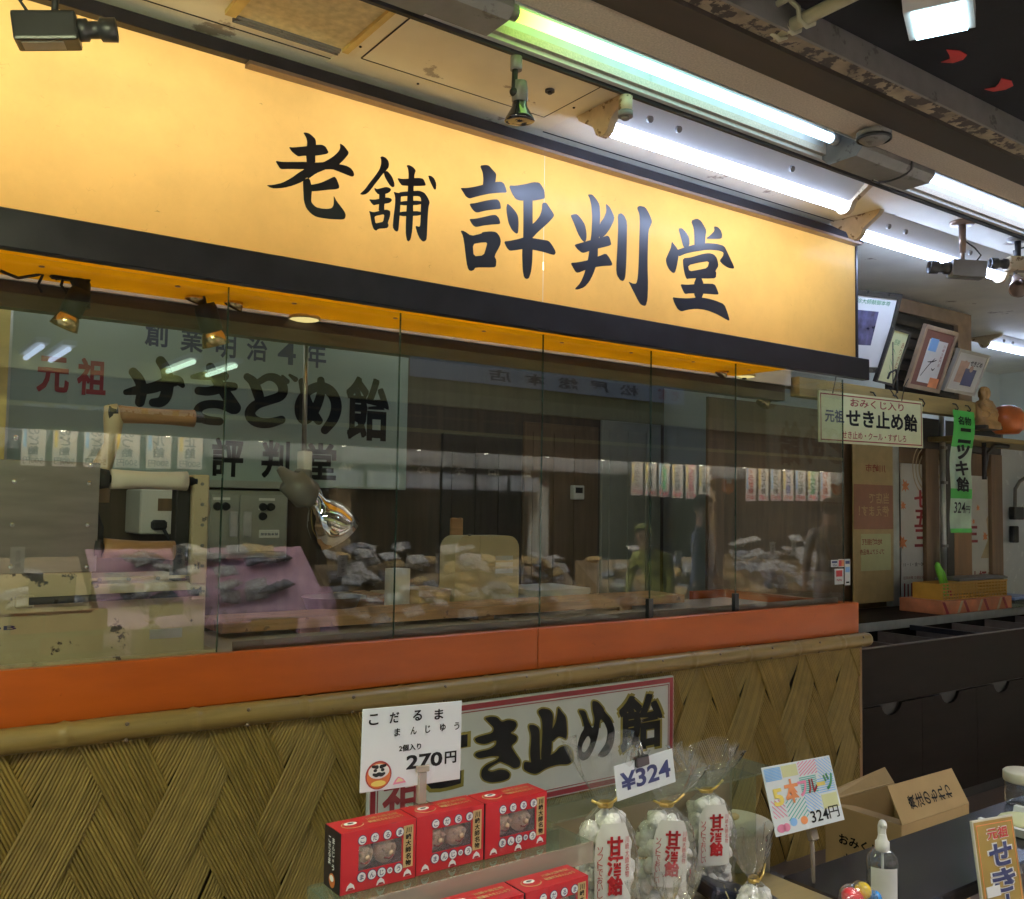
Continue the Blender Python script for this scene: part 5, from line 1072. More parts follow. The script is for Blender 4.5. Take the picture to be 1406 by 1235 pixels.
def ffn(d):
    def f(x, y): q = P(KF[0]+x/KF[2], KF[1]+y/KF[2], FY); return Vector((q.x-X0_, d, q.z-zb))
    return f
FS = {'き': [[[(195,290),(235,280),(275,285),(300,315),(340,300),(385,310),(393,335),(375,365),(350,380),(395,400),(390,430),(355,460),(380,500),(415,550),(408,585),(375,595),(345,575),(310,560),(290,552),(255,570),(225,590),(215,605),(240,615),(290,598),(330,605),(352,625),(345,655),(300,672),(235,680),(190,665),(175,640),(180,600),(210,570),(270,545),(290,520),(235,520),(165,535),(135,515),(150,495),(225,480),(265,455),(270,420),(200,450),(150,440),(135,415),(165,400),(245,380),(255,350),(225,320)]]],
 '止': [[[(515,250),(545,230),(590,238),(612,270),(605,380),(600,520),(560,560),(535,540),(545,400),(545,300)]], [[(640,222),(665,255),(690,285),(695,380),(690,420),(665,405),(640,400),(600,440),(590,385),(625,320),(635,270)]], [[(460,330),(500,330),(530,355),(530,480),(535,560),(480,580),(470,500),(480,400)]], [[(430,600),(435,550),(480,560),(560,530),(620,500),(650,465),(690,455),(720,480),(732,520),(728,550),(700,570),(640,570),(570,590),(510,630),(470,622)]]],
 'め': [[[(760,240),(805,245),(822,300),(850,360),(862,300),(848,240),(845,185),(880,190),(915,230),(920,250),(965,300),(985,370),(975,450),(945,510),(910,530),(875,520),(895,490),(930,440),(940,370),(920,320),(895,290),(885,380),(860,470),(825,535),(785,550),(760,520),(755,460),(775,390),(800,350),(785,290)],[(820,392),(838,420),(828,462),(800,500),(782,490),(786,450)]]]}
for c, lps in FS.items():
    for off, m_, d in ((9, 'olive_outline', -.0014), (0, 'ink_black', -.0022)):
        b = nb()
        for k, lp in enumerate(lps):
            shape(b, lp if not off else lp[:1], ffn(d-.00008*k), off, 2)
        obj('outline' if off else 'character', b, m_, fs)
def fglyph(c, u0, v0, u1, v1, m_, bold, d, name='character'):
    f = ffn(d); p, q = f(u0, v1), f(u1, v0); b = nb(); txt(b, c, p.x, p.z, q.x-p.x, q.z-p.z, d, bold); obj(name, b, m_, fs)
fglyph('飴', 1000, 122, 1278, 512, 'olive_outline', .06, -.0014, 'outline'); fglyph('飴', 1010, 134, 1268, 500, 'ink_black', .04, -.0022)
fglyph('せ', -235, 300, 100, 745, 'olive_outline', .085, -.0014, 'outline'); fglyph('せ', -222, 315, 86, 730, 'ink_black', .06, -.0022)
b = nb(); txt(b, '元', .05, H_*.50, .14, H_*.34, -.002, .03); obj('character', b, 'ink_darkred', fs)
b = nb(); txt(b, '祖', .05, H_*.12, .14, H_*.34, -.002, .03); obj('character', b, 'ink_darkred', fs)

# ================================================================== foreground tables and goods
TZ = .75
tb = thing('sales_table', 'glossy black sales table with the sanitizer bottle and trays', 'table', (1.0, -1.5, 0))
b = nb(); box(b, (.72, -.14, TZ-.03), (2.4, .115, TZ), .004); obj('table_top', b, 'table_black', tb)
for x in (.80, 2.3): b = nb(); box(b, (x, -.1, 0), (x+.05, .08, TZ-.031)); obj('leg', b, 'black_matte', tb)
b = nb(); box(b, (-.6, -.5, .575), (2.4, -.145, .6), .003); obj('lower_shelf', b, 'table_black', tb)
td = thing('display_stand', 'low stand under the red boxes and the bags of candy', 'display stand', (.2, -1.8, 0))
b = nb(); box(b, (0, .0, TZ-.025), (1.515, .70, TZ-.001), .003); obj('stand_top', b, 'lintel_wood', td)
b = nb(); box(b, (.02, .1, 0), (1.49, .66, TZ-.026)); obj('stand_base', b, 'wall_dark', td)
# clear stepped riser
rs_ = thing('acrylic_riser', 'clear acrylic stepped riser carrying the red boxes', 'riser', (.585, -1.53, TZ)); L = .46
b = nb(); box(b, (0, .0, .242), (L, .09, .247)); obj('upper_step', b, 'acrylic', rs_)
b = nb(); box(b, (0, -.004, .215), (L, 0.0, .248)); obj('front_lip', b, 'acrylic_edge', rs_)
b = nb(); box(b, (0, .086, .0), (L, .09, .2415)); obj('back_plate', b, 'acrylic', rs_)
b = nb(); box(b, (.02, -.15, .135), (L, -.005, .14)); obj('lower_step', b, 'acrylic', rs_)
b = nb(); box(b, (.02, -.154, 0), (L, -.150, .14)); obj('front_plate', b, 'acrylic', rs_)
b = nb(); box(b, (-.004, -.0, 0), (-.0005, .09, .246)); obj('side_plate', b, 'acrylic', rs_)
r2 = thing('clear_display_board', 'pale clear acrylic board standing behind the candy bags', 'acrylic board', (1.06, -1.33, TZ))
b = nb(); box(b, (0, 0, .145), (.56, .004, .238)); obj('board', b, 'acrylic_edge', r2)
b = nb(); box(b, (0, -.08, .239), (.62, .02, .243)); obj('top_plate', b, 'acrylic', r2)
for x in (0.0, .55): b = nb(); box(b, (x, -.07, 0), (x+.005, -.002, .2385)); obj('side_plate', b, 'acrylic', r2)
# red boxes of buns
def daruma_icon(par, u, v, r, y, flat='y', red='ink_red'):
    pass
BW, BD, BH = .1215, .052, .0855
def red_box(loc, label):
    t = thing('bun_box', label, 'box', loc, group='red boxes of buns on the riser')
    wl, wr, wb, wt = .028, .098, .028, .063
    b = nb()
    box(b, (0.0006, 0, 0), (BW, .0012, wb)); box(b, (0.0006, 0, wt), (BW, .0012, BH)); box(b, (0.0006, 0, wb), (wl, .0012, wt)); box(b, (wr, 0, wb), (BW, .0012, wt))
    box(b, (0.0006, .0012, 0), (BW, BD, .0012)); box(b, (.0006, .0012, BH-.0012), (BW, BD, BH)); box(b, (.0006, BD-.0012, .0012), (BW, BD, BH-.0012)); box(b, (BW-.0012, .0012, .0012), (BW, BD-.0012, BH-.0012))
    obj('carton', b, 'box_red', t)
    b = nb(); box(b, (-.0008, .0005, .0003), (.0, BD, BH-.0003)); obj('dark_side', b, 'box_dark', t)
    b = nb(); box(b, (.002, .03, .002), (BW-.002, .032, BH-.002)); obj('inside', b, 'window_dark', t)
    for x, tl_ in ((.040, .2), (.078, -.1)):
        b = nb(); ball(b, (x, .017, .045), .0185, sy=.75, sz=1.05); ball(b, (x+.003, .003, .044), .0045); ball(b, (x-.006, .0045, .05), .004); ball(b, (x+.009, .0045, .05), .004); o = obj('bun', b, 'bun', t)
        b = nb(); tube(b, [(x-.007, .003, .038), (x, .0015, .036), (x+.008, .003, .039)], .0014, 5); obj('bun_mark', b, 'ink_brown', t)
    b = nb(); box(b, (wl+.0003, .0004, wb+.0003), (wr-.0003, .0008, wt-.0003)); obj('clear_window', b, 'film', t)
    def disc(u, v, r, m_, d, name):
        b = nb(); prism(b, [(u+r*math.cos(2*PI*k/20), v+r*math.sin(2*PI*k/20)) for k in range(20)], 'y', -d, -d+.0004); return obj(name, b, m_, t)
    def badge(c, u, v, r):
        o = disc(u, v, r*1.16, 'ink_navy', .0008, 'badge_ring'); disc(u, v, r, 'paper', .0012, 'badge')
        b = nb(); txt(b, c, u-r*.6, v-r*.6, r*1.2, r*1.2, -.0016, .015, keep=True); obj('badge_writing', b, 'ink_navy', t)
    for c, u in zip('こだるま', (.033, .053, .0735, .094)): badge(c, u, .071, .0061)
    for c, u, r in zip('まんじゅう', (.033, .0495, .065, .0785, .0925), (.0064, .0064, .0064, .0042, .0064)): badge(c, u, .0195, r)
    b = nb(); box(b, (.1005, -.0008, .018), (.1165, -.0003, .078)); obj('gold_label', b, 'label_gold', t)
    b = nb(); vert(b, '川崎大師名物', .104, .020, .009, .056, -.0012, .03); obj('label_writing', b, 'ink_black', t)
    for u, v in ((.016, .009), (.064, .0065), (.108, .0095)):
        b = nb(); prism(b, [(u-.007, v-.004), (u+.007, v-.004), (u+.005, v+.002), (u, v+.006), (u-.005, v+.002)], 'y', -.0008, -.0003); obj('little_print', b, 'paper', t)
        b = nb(); prism(b, [(u-.005, v-.0036), (u+.005, v-.0036), (u+.003, v-.001), (u-.003, v-.001)], 'y', -.0012, -.0009); obj('little_print', b, 'ink_darkred', t)
    # top: oval picture and two lines of writing
    def top(b): 
        for x in b.verts: x.co = Vector((x.co.x, x.co.z, BH+.0004-x.co.y))
        return b
    b = nb(); prism(b, [(.03+.017*math.cos(2*PI*k/24), .026+.014*math.sin(2*PI*k/24)) for k in range(24)], 'y', 0, .0004); obj('oval_rim', top(b), 'paper_tan', t)
    b = nb(); prism(b, [(.03+.0158*math.cos(2*PI*k/24), .026+.0128*math.sin(2*PI*k/24)) for k in range(24)], 'y', -.0005, -.0001); obj('oval', top(b), 'box_red', t)
    b = nb(); prism(b, [(.028+.010*math.cos(2*PI*k/16), .029+.006*math.sin(2*PI*k/16)) for k in range(16)], 'y', -.001, -.0006); obj('oval_print', top(b), 'paper', t)
    b = nb(); prism(b, [(.028+.005*math.cos(2*PI*k/12), .029+.0024*math.sin(2*PI*k/12)) for k in range(12)], 'y', -.0014, -.0011); obj('oval_print', top(b), 'box_dark', t)
    b = nb(); txt(b, '川崎大師名物', .056, .030, .052, .009, -.0008, .01); txt(b, '開運だるまんじゅう', .054, .016, .056, .0095, -.0009, .015); obj('top_writing', top(b), 'label_gold', t)
    # writing down the dark side
    def side(b):
        for x in b.verts: x.co = Vector((-.0012+x.co.y*.2, BD-x.co.x, x.co.z))
        return b
    b = nb(); vert(b, 'こだるま', .014, .034, .008, .040, 0, .02); vert(b, 'まんじゅう', .026, .028, .008, .046, 0.001, .02); obj('side_writing', side(b), 'paper', t)
    b = nb(); prism(b, [(.028+.010*math.cos(2*PI*k/20), .014+.010*math.sin(2*PI*k/20)) for k in range(20)], 'y', -.001, 0); obj('side_picture', side(b), 'daruma_red', t)
    b = nb(); prism(b, [(.028+.006*math.cos(2*PI*k/16), .017+.0045*math.sin(2*PI*k/16)) for k in range(16)], 'y', -.004, -.002); obj('side_picture', side(b), 'paper', t)
    return t
rb = red_box((.604, -1.5, .9975), 'red bun box at the left end of the upper step, its black side showing')
dup(rb, (.7275, -1.498, .9975), 'red bun box in the middle of the upper step in front of the card clip')
dup(rb, (.8505, -1.5, .9975), 'red bun box at the right end of the upper step beside the clear board')
pz = PZ(720, 1227, .978); 
dup(rb, (pz.x+.002, pz.y, .978-BH), 'red bun box at the right of the lower step next to the candy bags')
dup(rb, (pz.x-.1225, pz.y, .978-BH), 'red bun box at the left of the lower step, mostly cut by the picture edge')
# price card with clip
R, w, h = orient(P(492, 975, -1.44), P(629, 963, -1.44), P(494, 1090, -1.445))
pc = thing('price_card', 'white price card with handwriting and a red round figure held by a clear clip', 'price card', P(494, 1090, -1.445), R)
b = nb(); box(b, (0, 0, 0), (w, .002, h), .0006); obj('card', b, 'paper_cool', pc)
def ctx(par, s, m_, u, v, uw, vh, W, H, bold=.02, d=-.0006, vertical=False):
    b = nb(); (vert if vertical else txt)(b, s, u*W, v*H, uw*W, vh*H, d, bold); return obj('writing', b, m_, par)
for c, u, v in zip('こだるま', (.06, .26, .49, .71), (.80, .80, .80, .79)): ctx(pc, c, 'ink_black', u, v, .09, .13, w, h, .025)
for c, u, uw in zip('まんじゅう', (.31, .47, .62, .77, .92), (.055, .06, .05, .06, .055)): ctx(pc, c, 'ink_black', u, .635, uw, .095, w, h, .02)
ctx(pc, '2個入り', 'ink_black', .36, .44, .22, .08, w, h, .03); ctx(pc, '270', 'ink_black', .44, .21, .36, .17, w, h, .035); ctx(pc, '円', 'ink_black', .83, .22, .12, .15, w, h, .03)
def ell(par, cx, cy, rx, ry, m_, d, name, W, H, n=24, half=None):
    b = nb(); a0, a1 = half or (0, 2*PI)
    prism(b, [((cx+rx*math.cos(a0+(a1-a0)*k/n))*W, (cy+ry*math.sin(a0+(a1-a0)*k/n))*H) for k in range(n+(1 if half else 0))], 'y', -d, -d+.0002); return obj(name, b, m_, par)
ell(pc, .17, .19, .125, .17, 'ink_darkred', .0005, 'figure_body', w, h); ell(pc, .17, .185, .112, .155, 'daruma_red', .0007, 'figure_body', w, h); ell(pc, .17, .235, .100, .088, 'paper', .001, 'figure_face', w, h); ell(pc, .17, .09, .07, .035, 'ink_yellow', .0009, 'figure_band', w, h)
for x in (.135, .205): ell(pc, x, .25, .018, .02, 'ink_black', .0014, 'figure_eye', w, h, 12)
b = nb(); brush(b, [(.11*w, .30*h, .002), (.15*w, .29*h, .003)], lambda x, y: Vector((x, -.0014, y)), Vector((0, 0, 0))); brush(b, [(.19*w, .29*h, .003), (.23*w, .30*h, .002)], lambda x, y: Vector((x, -.0014, y)), Vector((0, 0, 0))); brush(b, [(.12*w, .205*h, .002), (.145*w, .19*h, .003), (.17*w, .205*h, .003), (.195*w, .19*h, .003), (.22*w, .205*h, .002)], lambda x, y: Vector((x, -.0015, y)), Vector((0, 0, 0))); obj('figure_brush', b, 'ink_black', pc)
b = nb(); prism(b, [(.31*w, .05*h), (.44*w, .06*h), (.41*w, .11*h), (.36*w, .14*h), (.33*w, .10*h)], 'y', -.0008, -.0005); obj('bun_picture', b, 'ink_pink', pc)
b = nb(); prism(b, [(.335*w, .075*h), (.415*w, .08*h), (.395*w, .11*h), (.36*w, .125*h)], 'y', -.0011, -.0009); obj('bun_picture', b, 'daruma_face', pc)
b = nb(); box(b, (.53*w, -.006, .02), (.66*w, -.001, .03), .001); box(b, (.56*w, -.004, -.028), (.64*w, .006, .0195), .001); obj('clear_clip', b, 'acrylic_edge', pc)
b = nb(); box(b, (.50*w, -.014, -.0325), (.70*w, .014, -.0285), .001); obj('clip_foot', b, 'acrylic', pc)
# bags of white candy
def curve_y(x, W, D): return -D*math.sqrt(max(0.02, 1-(x/W)**2))
def candy_bag(loc, label, rotz, seed, kind='white'):
    r_ = random.Random(seed); t = thing('candy_bag', label, 'bag of candy', loc, (0, r_.uniform(-.05, .05), rotz), 'clear bags of candy tied with gold')
    Wb, Db = .056, .036
    b = nb()
    for k in range(95):
        z = .015+.165*r_.random(); s = (1-max(0, (z-.14)/.06)*.6); a = r_.uniform(0, 2*PI); q = math.sqrt(r_.uniform(.3, 1))*.80
        ball(b, (Wb*s*q*math.cos(a), Db*s*q*math.sin(a), z), r_.uniform(.011, .0165), r_.uniform(.75, 1.35), r_.uniform(.8, 1.1), r_.uniform(.6, 1), 9, 6, Euler((r_.random()*3, r_.random()*3, 0)).to_matrix())
    for v in b.verts: v.co += Vector((r_.uniform(-1, 1), r_.uniform(-1, 1), r_.uniform(-1, 1)))*.0021
    obj('candies', b, 'candy_white', t)
    ph = r_.uniform(0, 6); tw = r_.uniform(-.3, .3)
    def wob(q, a, h):
        if h > .205:     # the open fan above the tie
            f = (h-.205)/.08; w_ = 1+.22*f*math.sin(7*a+ph)+.1*f*math.sin(13*a+2*ph)
            return Vector((q.x*1.5*w_+f*.012*tw, q.y*.62*w_, q.z+.012*f*math.sin(3*a+ph)))
        k = 1+.05*math.sin(6*a+h*70+ph)+.04*math.sin(9*a-h*50)
        fold = max(0, (h-.14)/.065); k *= 1-.18*fold*(.5+.5*math.sin(11*a+ph))
        return Vector((q.x*Wb/.056*k, q.y*Db/.056*k, q.z))
    b = nb(); prof = [(.03, .0), (.05, .004), (.056, .02), (.059, .05), (.060, .08), (.060, .12), (.058, .145), (.051, .165), (.038, .182), (.020, .197), (.0095, .205), (.012, .212), (.02, .225), (.030, .243), (.038, .262), (.043, .28), (.045, .288)]
    lathe(b, prof, n=44, fn=wob); obj('clear_film', b, 'film', t)
    b = nb(); lathe(b, [(.012, .200), (.0135, .204), (.012, .208)], n=14, fn=lambda q, a, h: Vector((q.x*1.1, q.y*.8, q.z))); tube(b, [(.0, -.012, .204), (.014, -.014, .212), (.030, -.012, .226)], .0022, 5); tube(b, [(.0, -.012, .204), (-.014, -.015, .207), (-.028, -.010, .212)], .0022, 5); obj('gold_tie', b, 'gold_tie', t)
    if kind == 'white':
        def lab(u, z): x = u; return Vector((x, curve_y(x, Wb+.006, Db+.006)-.002, z))
        def patch(b, u0, u1, z0, z1, dd, n=8, taper=True):
            rows = []
            for j in range(7):
                z = z0+(z1-z0)*j/6; e = 1-.35*(max(0, j-4)/2)**2 if taper else 1; rows.append([b.verts.new(lab((u0+u1)/2+(u1-u0)*(i/n-.5)*e, z)+Vector((0, -dd, 0))) for i in range(n+1)])
            for r0, r1 in zip(rows, rows[1:]):
                for i in range(n): f = b.faces.new([r0[i], r0[i+1], r1[i+1], r1[i]]); f.smooth = True
        b = nb(); patch(b, -.030, .034, .075, .188, 0.0); l_ = obj('label', b, 'paper', t)
        def write(s, u, z, w_, h_, m_, bold):
            b = nb(); vert(b, s, u, z, w_, h_, 0, bold, gap=.02)
            for x in b.verts: q = lab(x.co.x, x.co.z); x.co = q+Vector((0, -.0012, 0))
            obj('writing', b, m_, l_)
        write('甘酒飴', -.009, .093, .027, .078, 'ink_red', .05); write('ソフトでおいしい', -.026, .080, .009, .078, 'ink_red', .0); write('川崎大師名物', .023, .115, .007, .055, 'ink_red', .0)
    return t
bb = TZ+.0015
for n_, (px, py, yy, lb, rz_, sd_) in enumerate(((832, 1104, -1.44, 'bag of white candy at left behind the 324 price tag', -.42, 11), (908, 1104, -1.40, 'bag of white candy in the middle below the 324 price tag', -.55, 22), (969, 1085, -1.37, 'tallest bag of white candy, rightmost of the three with red writing', -.45, 33))):
    p = P(px, py, yy); kz = (p.z-bb)/.204
    t = candy_bag((p.x, yy, bb), lb, rz_, sd_); t.scale = (1.04, 1.0, kz)
for px, py, yy, lb, sd_ in ((934, 1262, -1.535, 'clear bag top rising in front of the middle white candy bag', 44), (905, 1275, -1.58, 'clear bag top at the lower picture edge left of the rightmost bag', 55), (1037, 1205, -1.50, 'bag of candy with a wide clear fan in front of the cream container', 66)):
    p = P(px, py, yy); t = candy_bag((p.x, yy, p.z-.204), lb, .3, sd_, 'plain')
# small trays under the front bags
p = P(934, 1262, -1.535)
# 324 tag with binder clip
R, w, h = orient(P(834, 1057, -1.47), P(915, 1032, -1.47), P(848, 1101, -1.475))
tg = thing('price_tag', 'small white tag reading 324 clipped to the candy bags', 'price tag', P(848, 1101, -1.475), R)
b = nb(); box(b, (0, 0, 0), (w, .0015, h), .0004); obj('card', b, 'paper_cool', tg)
ctx(tg, '¥324', 'ink_navy', .08, .22, .84, .52, w, h, .03)
b = nb(); prism(b, [(-.012, -.008), (.012, -.008), (.012, .004), (-.012, .004)], 'x', 0, .001)
b.free(); b = nb(); box(b, (.34*w, -.006, h-.014), (.56*w, .007, h+.004), .002); obj('binder_clip', b, 'camera_black', tg)
b = nb(); tube(b, [(.40*w, -.002, h+.004), (.38*w, -.004, h+.02), (.44*w, -.004, h+.026), (.46*w, -.002, h+.004)], .0012, 6); tube(b, [(.46*w, .004, h+.004), (.44*w, .006, h+.022), (.5*w, .006, h+.028), (.52*w, .004, h+.004)], .0012, 6); obj('clip_wire', b, 'chrome', tg)
# cream container with knob lid
p = P(1008, 1128, -1.26); zt2 = p.z
t = thing('cream_container', 'round cream container with an oval wooden knob behind the candy bags', 'container', (p.x, -1.26, .0)); 
b = nb(); lathe(b, [(0, zt2-.12), (.078, zt2-.12), (.082, zt2-.01), (.086, zt2-.008), (.086, zt2), (.07, zt2+.006), (0, zt2+.008)], n=36); obj('container_body', b, 'tub_cream', t)
b = nb(); ball(b, (-.01, 0, zt2+.012), .022, sy=.7, sz=.35); obj('knob', b, 'box_tan', t)
b = nb(); box(b, (-.12, -.10, 0), (.10, .10, zt2-.1215), .003); obj('pedestal_box', b, 'wall_dark', t)
# fruit candy card
R, w, h = orient(P(1032, 1060, -1.43), P(1127, 1042, -1.43), P(1066, 1150, -1.47))
fc = thing('fruit_card', 'tilted hand coloured card with 324 yen on a clear stand', 'price card', P(1066, 1150, -1.47), R)
b = nb(); box(b, (0, 0, 0), (w, .002, h), .0005); obj('card', b, 'paper_cool', fc)
def hatch(u0, v0, u1, v1, m_, ang, n=9):
    b = nb()
    for k in range(n):
        f = (k+.5)/n
        a_, c_ = ((u0, v0+(v1-v0)*f), (u1, v0+(v1-v0)*min(1, max(0, f+ang)))) if abs(ang) < .6 else ((u0+(u1-u0)*max(0, 2*f-1), v0+(v1-v0)*max(0, 1-2*f) if ang < 0 else v0+(v1-v0)*min(1, 2*f)), (u0+(u1-u0)*min(1, 2*f), v0+(v1-v0)*min(1, 2-2*f) if ang < 0 else v0+(v1-v0)*max(0, 2*f-1)))
        brush(b, [(a_[0]*w, a_[1]*h, .0011), (c_[0]*w, c_[1]*h, .0011)], lambda x, y: Vector((x, -.0006-.00002*k, y)), Vector((0, 0, 0)))
    obj('crayon_hatching', b, m_, fc)
hatch(.02, .78, .24, .97, 'ink_sky', 0); hatch(.50, .78, .76, .98, 'ink_pink', -.7); hatch(.77, .70, .98, .97, 'ink_sky', .7); hatch(.48, .50, .72, .76, 'ink_teal', 0); hatch(.22, .18, .50, .46, 'ink_teal', -.7); hatch(.03, .25, .2, .5, 'ink_pink', .7, 7); hatch(.5, .24, .72, .5, 'ink_sky', .7); hatch(.73, .46, .97, .69, 'ink_sky', 0, 7)
for u0, v0, u1, v1 in ((.26, .8, .48, .97), (.74, .22, .97, .44)): b = nb(); box(b, (u0*w, -.0008, v0*h), (u1*w, -.0004, v1*h)); obj('yellow_patch', b, 'paper_green', fc)
for c, m_, u, v, uw, vh in (('5', 'ink_yellow', .07, .42, .13, .24), ('本', 'ink_orange', .24, .42, .2, .34), ('フ', 'ink_pink', .44, .48, .12, .22), ('ル', 'ink_darkred', .57, .5, .14, .2), ('ー', 'ink_yellow', .71, .58, .12, .05), ('ツ', 'ink_green', .82, .5, .14, .24)): ctx(fc, c, m_, u, v, uw, vh, w, h, .04, -.0012)
ctx(fc, '324', 'ink_black', .52, .07, .26, .17, w, h, .01, -.0012); ctx(fc, '円', 'ink_black', .79, .07, .15, .18, w, h, .005, -.0012)
for u, v, m_, sx_ in ((.09, .1, 'ink_pink', .06), (.16, .1, 'ink_pink', .05), (.27, .15, 'ink_sky', .05), (.42, .14, 'ink_orange', .05)): ell(fc, u, v, sx_, .06, m_, .0012, 'fruit_drawing', w, h, 14)
p0 = P(1117, 1146, -1.45)-fc.location; p0 = R.transposed() @ p0; p1 = R.transposed() @ (Vector((P(1117, 1146, -1.45).x, -1.45, TZ+.003))-fc.location)
b = nb(); cyl(b, p0+Vector((0, .006, -.004)), p1, .005, n=10); obj('clear_post', b, 'acrylic_edge', fc)
b = nb(); box(b, p0+Vector((-.012, -.004, -.012)), p0+Vector((.012, .010, .010)), .002); obj('clear_clip', b, 'acrylic_edge', fc)
# navy wrapped packet with wave print
p = P(1062, 1215, -1.52)
t = thing('wave_packet', 'dark navy packet with pale wave print lying behind the bag with the wide fan', 'packet', (p.x, -1.44, TZ+.003), (0, .35, -.25))
b = nb(); box(b, (-.11, -.05, 0), (.11, .05, .03), .012, 3); obj('wrapper', b, 'navy_wrap', t)
for k in range(7): b = nb(); tube(b, [(-.09+.028*k, -.051, .004), (-.075+.028*k, -.052, .016), (-.085+.028*k, -.050, .026), (-.07+.028*k, -.02, .0315)], .0016, 5); obj('wave_line', b, 'wave_cream', t)
# sanitizer bottle
p = P(1212, 1235, -1.585)
sb = thing('sanitizer_bottle', 'clear pump bottle with a white label on the black table', 'bottle', (p.x, -1.585, TZ+.0015)); ht_ = P(1217, 1128, -1.585).z-TZ
s_ = ht_/.176; b = nb()
def sq(q, a, h): return Vector((q.x*(1+.12*math.cos(2*a)**2), q.y*.72, q.z))
lathe(b, [(0, .001), (.030, .001), (.034, .006), (.034, .088), (.031, .1), (.02, .114), (.0135, .118), (.0135, .122)], n=32, fn=sq); obj('clear_body', b, 'bottle', sb)
b = nb(); lathe(b, [(.0, .003), (.031, .003), (.032, .07), (.0, .07)], n=28, fn=lambda q, a, h: Vector((q.x, q.y*.7, q.z))); obj('liquid', b, 'bottle', sb)
b = nb(); rows = []
for j in range(2): rows.append([b.verts.new((.0365*math.sin(a), -.027*math.cos(a), .012+.068*j)) for a in [-.9+1.8*k/12 for k in range(13)]])
for k in range(12): f = b.faces.new([rows[0][k], rows[0][k+1], rows[1][k+1], rows[1][k]]); f.smooth = True
obj('label', b, 'clear_label', sb)
b = nb(); lathe(b, [(.0145, .112), (.016, .114), (.016, .132), (.012, .136), (.009, .148), (.009, .15), (0, .15)], n=22); obj('collar', b, 'white_plastic', sb)
b = nb(); tube(b, [(0, .004, .15), (0, .003, .165), (0, -.004, .174), (0, -.018, .176), (0, -.028, .172)], [.009, .0095, .009, .007, .005], 12); box(b, (-.008, -.006, .142), (.008, .012, .166), .003); obj('pump_head', b, 'white_plastic', sb)
b = nb(); cyl(b, (0, 0, .01), (0, 0, .115), .003, n=8); obj('dip_tube', b, 'clear_label', sb)
sb.scale = (s_, s_, s_); sb.rotation_euler = (0, 0, -.8)
# bright candies in a clear packet at the lower edge
p = P(1180, 1240, -1.66)
t = thing('coloured_candy', 'clear packet of red, yellow and blue candies at the lower edge before the bottle', 'candy packet', p)
for dx, dz, m_, r_, sx_ in ((-.02, .012, 'candy_red', .018, 1.7), (.012, .02, 'candy_yellow', .015, 1.2), (.048, -.002, 'candy_blue', .014, 1.0), (-.045, -.01, 'candy_red', .014, 1.2)):
    b = nb(); ball(b, (dx, 0, dz), r_, sx=sx_, rot=Euler((0, .6, 0)).to_matrix()); obj('sweet', b, m_, t)
b = nb(); ball(b, (-.01, 0, .0), .046, sx=1.15, sy=.55, sz=.85, u=20, v=14); 
for v in b.verts: v.co += Vector((math.sin(v.co.z*160)*.002, math.sin(v.co.x*150)*.003, math.sin(v.co.x*190)*.002))
obj('clear_film', b, 'film', t)
# gold sign card at lower right
R, w, h = orient(P(1319, 1134, -1.66), P(1376, 1124, -1.66), P(1356, 1290, -1.70))
gd = thing('gold_sign', 'upright gold card with a red border and outlined dark writing at the lower right', 'sign card', P(1356, 1290, -1.70), R)
b = nb(); box(b, (0, 0, 0), (w, .006, h), .001); obj('board', b, 'sign_edge', gd)
b = nb(); box(b, (.004, -.0012, .004), (w-.004, -.0003, h-.004)); obj('gold_face', b, 'gold_sign', gd)
b = nb(); frame_on(b, .010, .010, w-.010, h-.010, .0022, -.002, -.0013); obj('red_border', b, 'ink_orange', gd)
for off, m_, d in ((.05, 'paper', -.0018), (.022, 'ink_red', -.0026)): ctx(gd, '元祖', m_, .29-off*.4, .82-off*.2, .50+off*.8, .09+off*.4, w, h, off*.9, d)
for off, m_, d in ((.075, 'paper', -.0018), (.04, 'ink_navy', -.0026)): ctx(gd, 'せき止', m_, .30-off*.5, .12-off*.2, .50+off, .66+off*.4, w, h, off, d, vertical=True)
b = nb(); box(b, (.1*w, -.003, .33*h), (.42*w, -.0015, .42*h)); obj('white_sticker', b, 'paper', gd)
# jar and tray at the right edge
p = P(1408, 1145, -1.44)
t = thing('glass_jar', 'glass jar with a pale green lid cut by the right picture edge', 'jar', (p.x, -1.44, TZ+.002))
b = nb(); lathe(b, [(0, 0), (.045, 0), (.05, .01), (.05, .06), (.047, .066)], n=28); obj('jar_body', b, 'bottle', t)
b = nb(); lathe(b, [(.0, .064), (.052, .064), (.054, .07), (.054, .088), (.05, .092), (0, .092)], n=28); obj('lid', b, 'tub_cream', t)
p = P(1392, 1172, -1.50)
t = thing('foam_tray', 'white foam tray on the black table beside the gold card', 'tray', (p.x, -1.52, TZ+.002))
b = nb(); prism(b, [(-.09, 0), (.09, 0), (.10, .022), (.085, .022), (.08, .008), (-.08, .008), (-.085, .022), (-.10, .022)], 'y', -.07, .06); obj('tray_body', b, 'tray_white', t)
b = nb(); ball(b, (-.01, 0, .018), .05, sx=1.2, sz=.25); obj('cotton', b, 'paper_green', t)
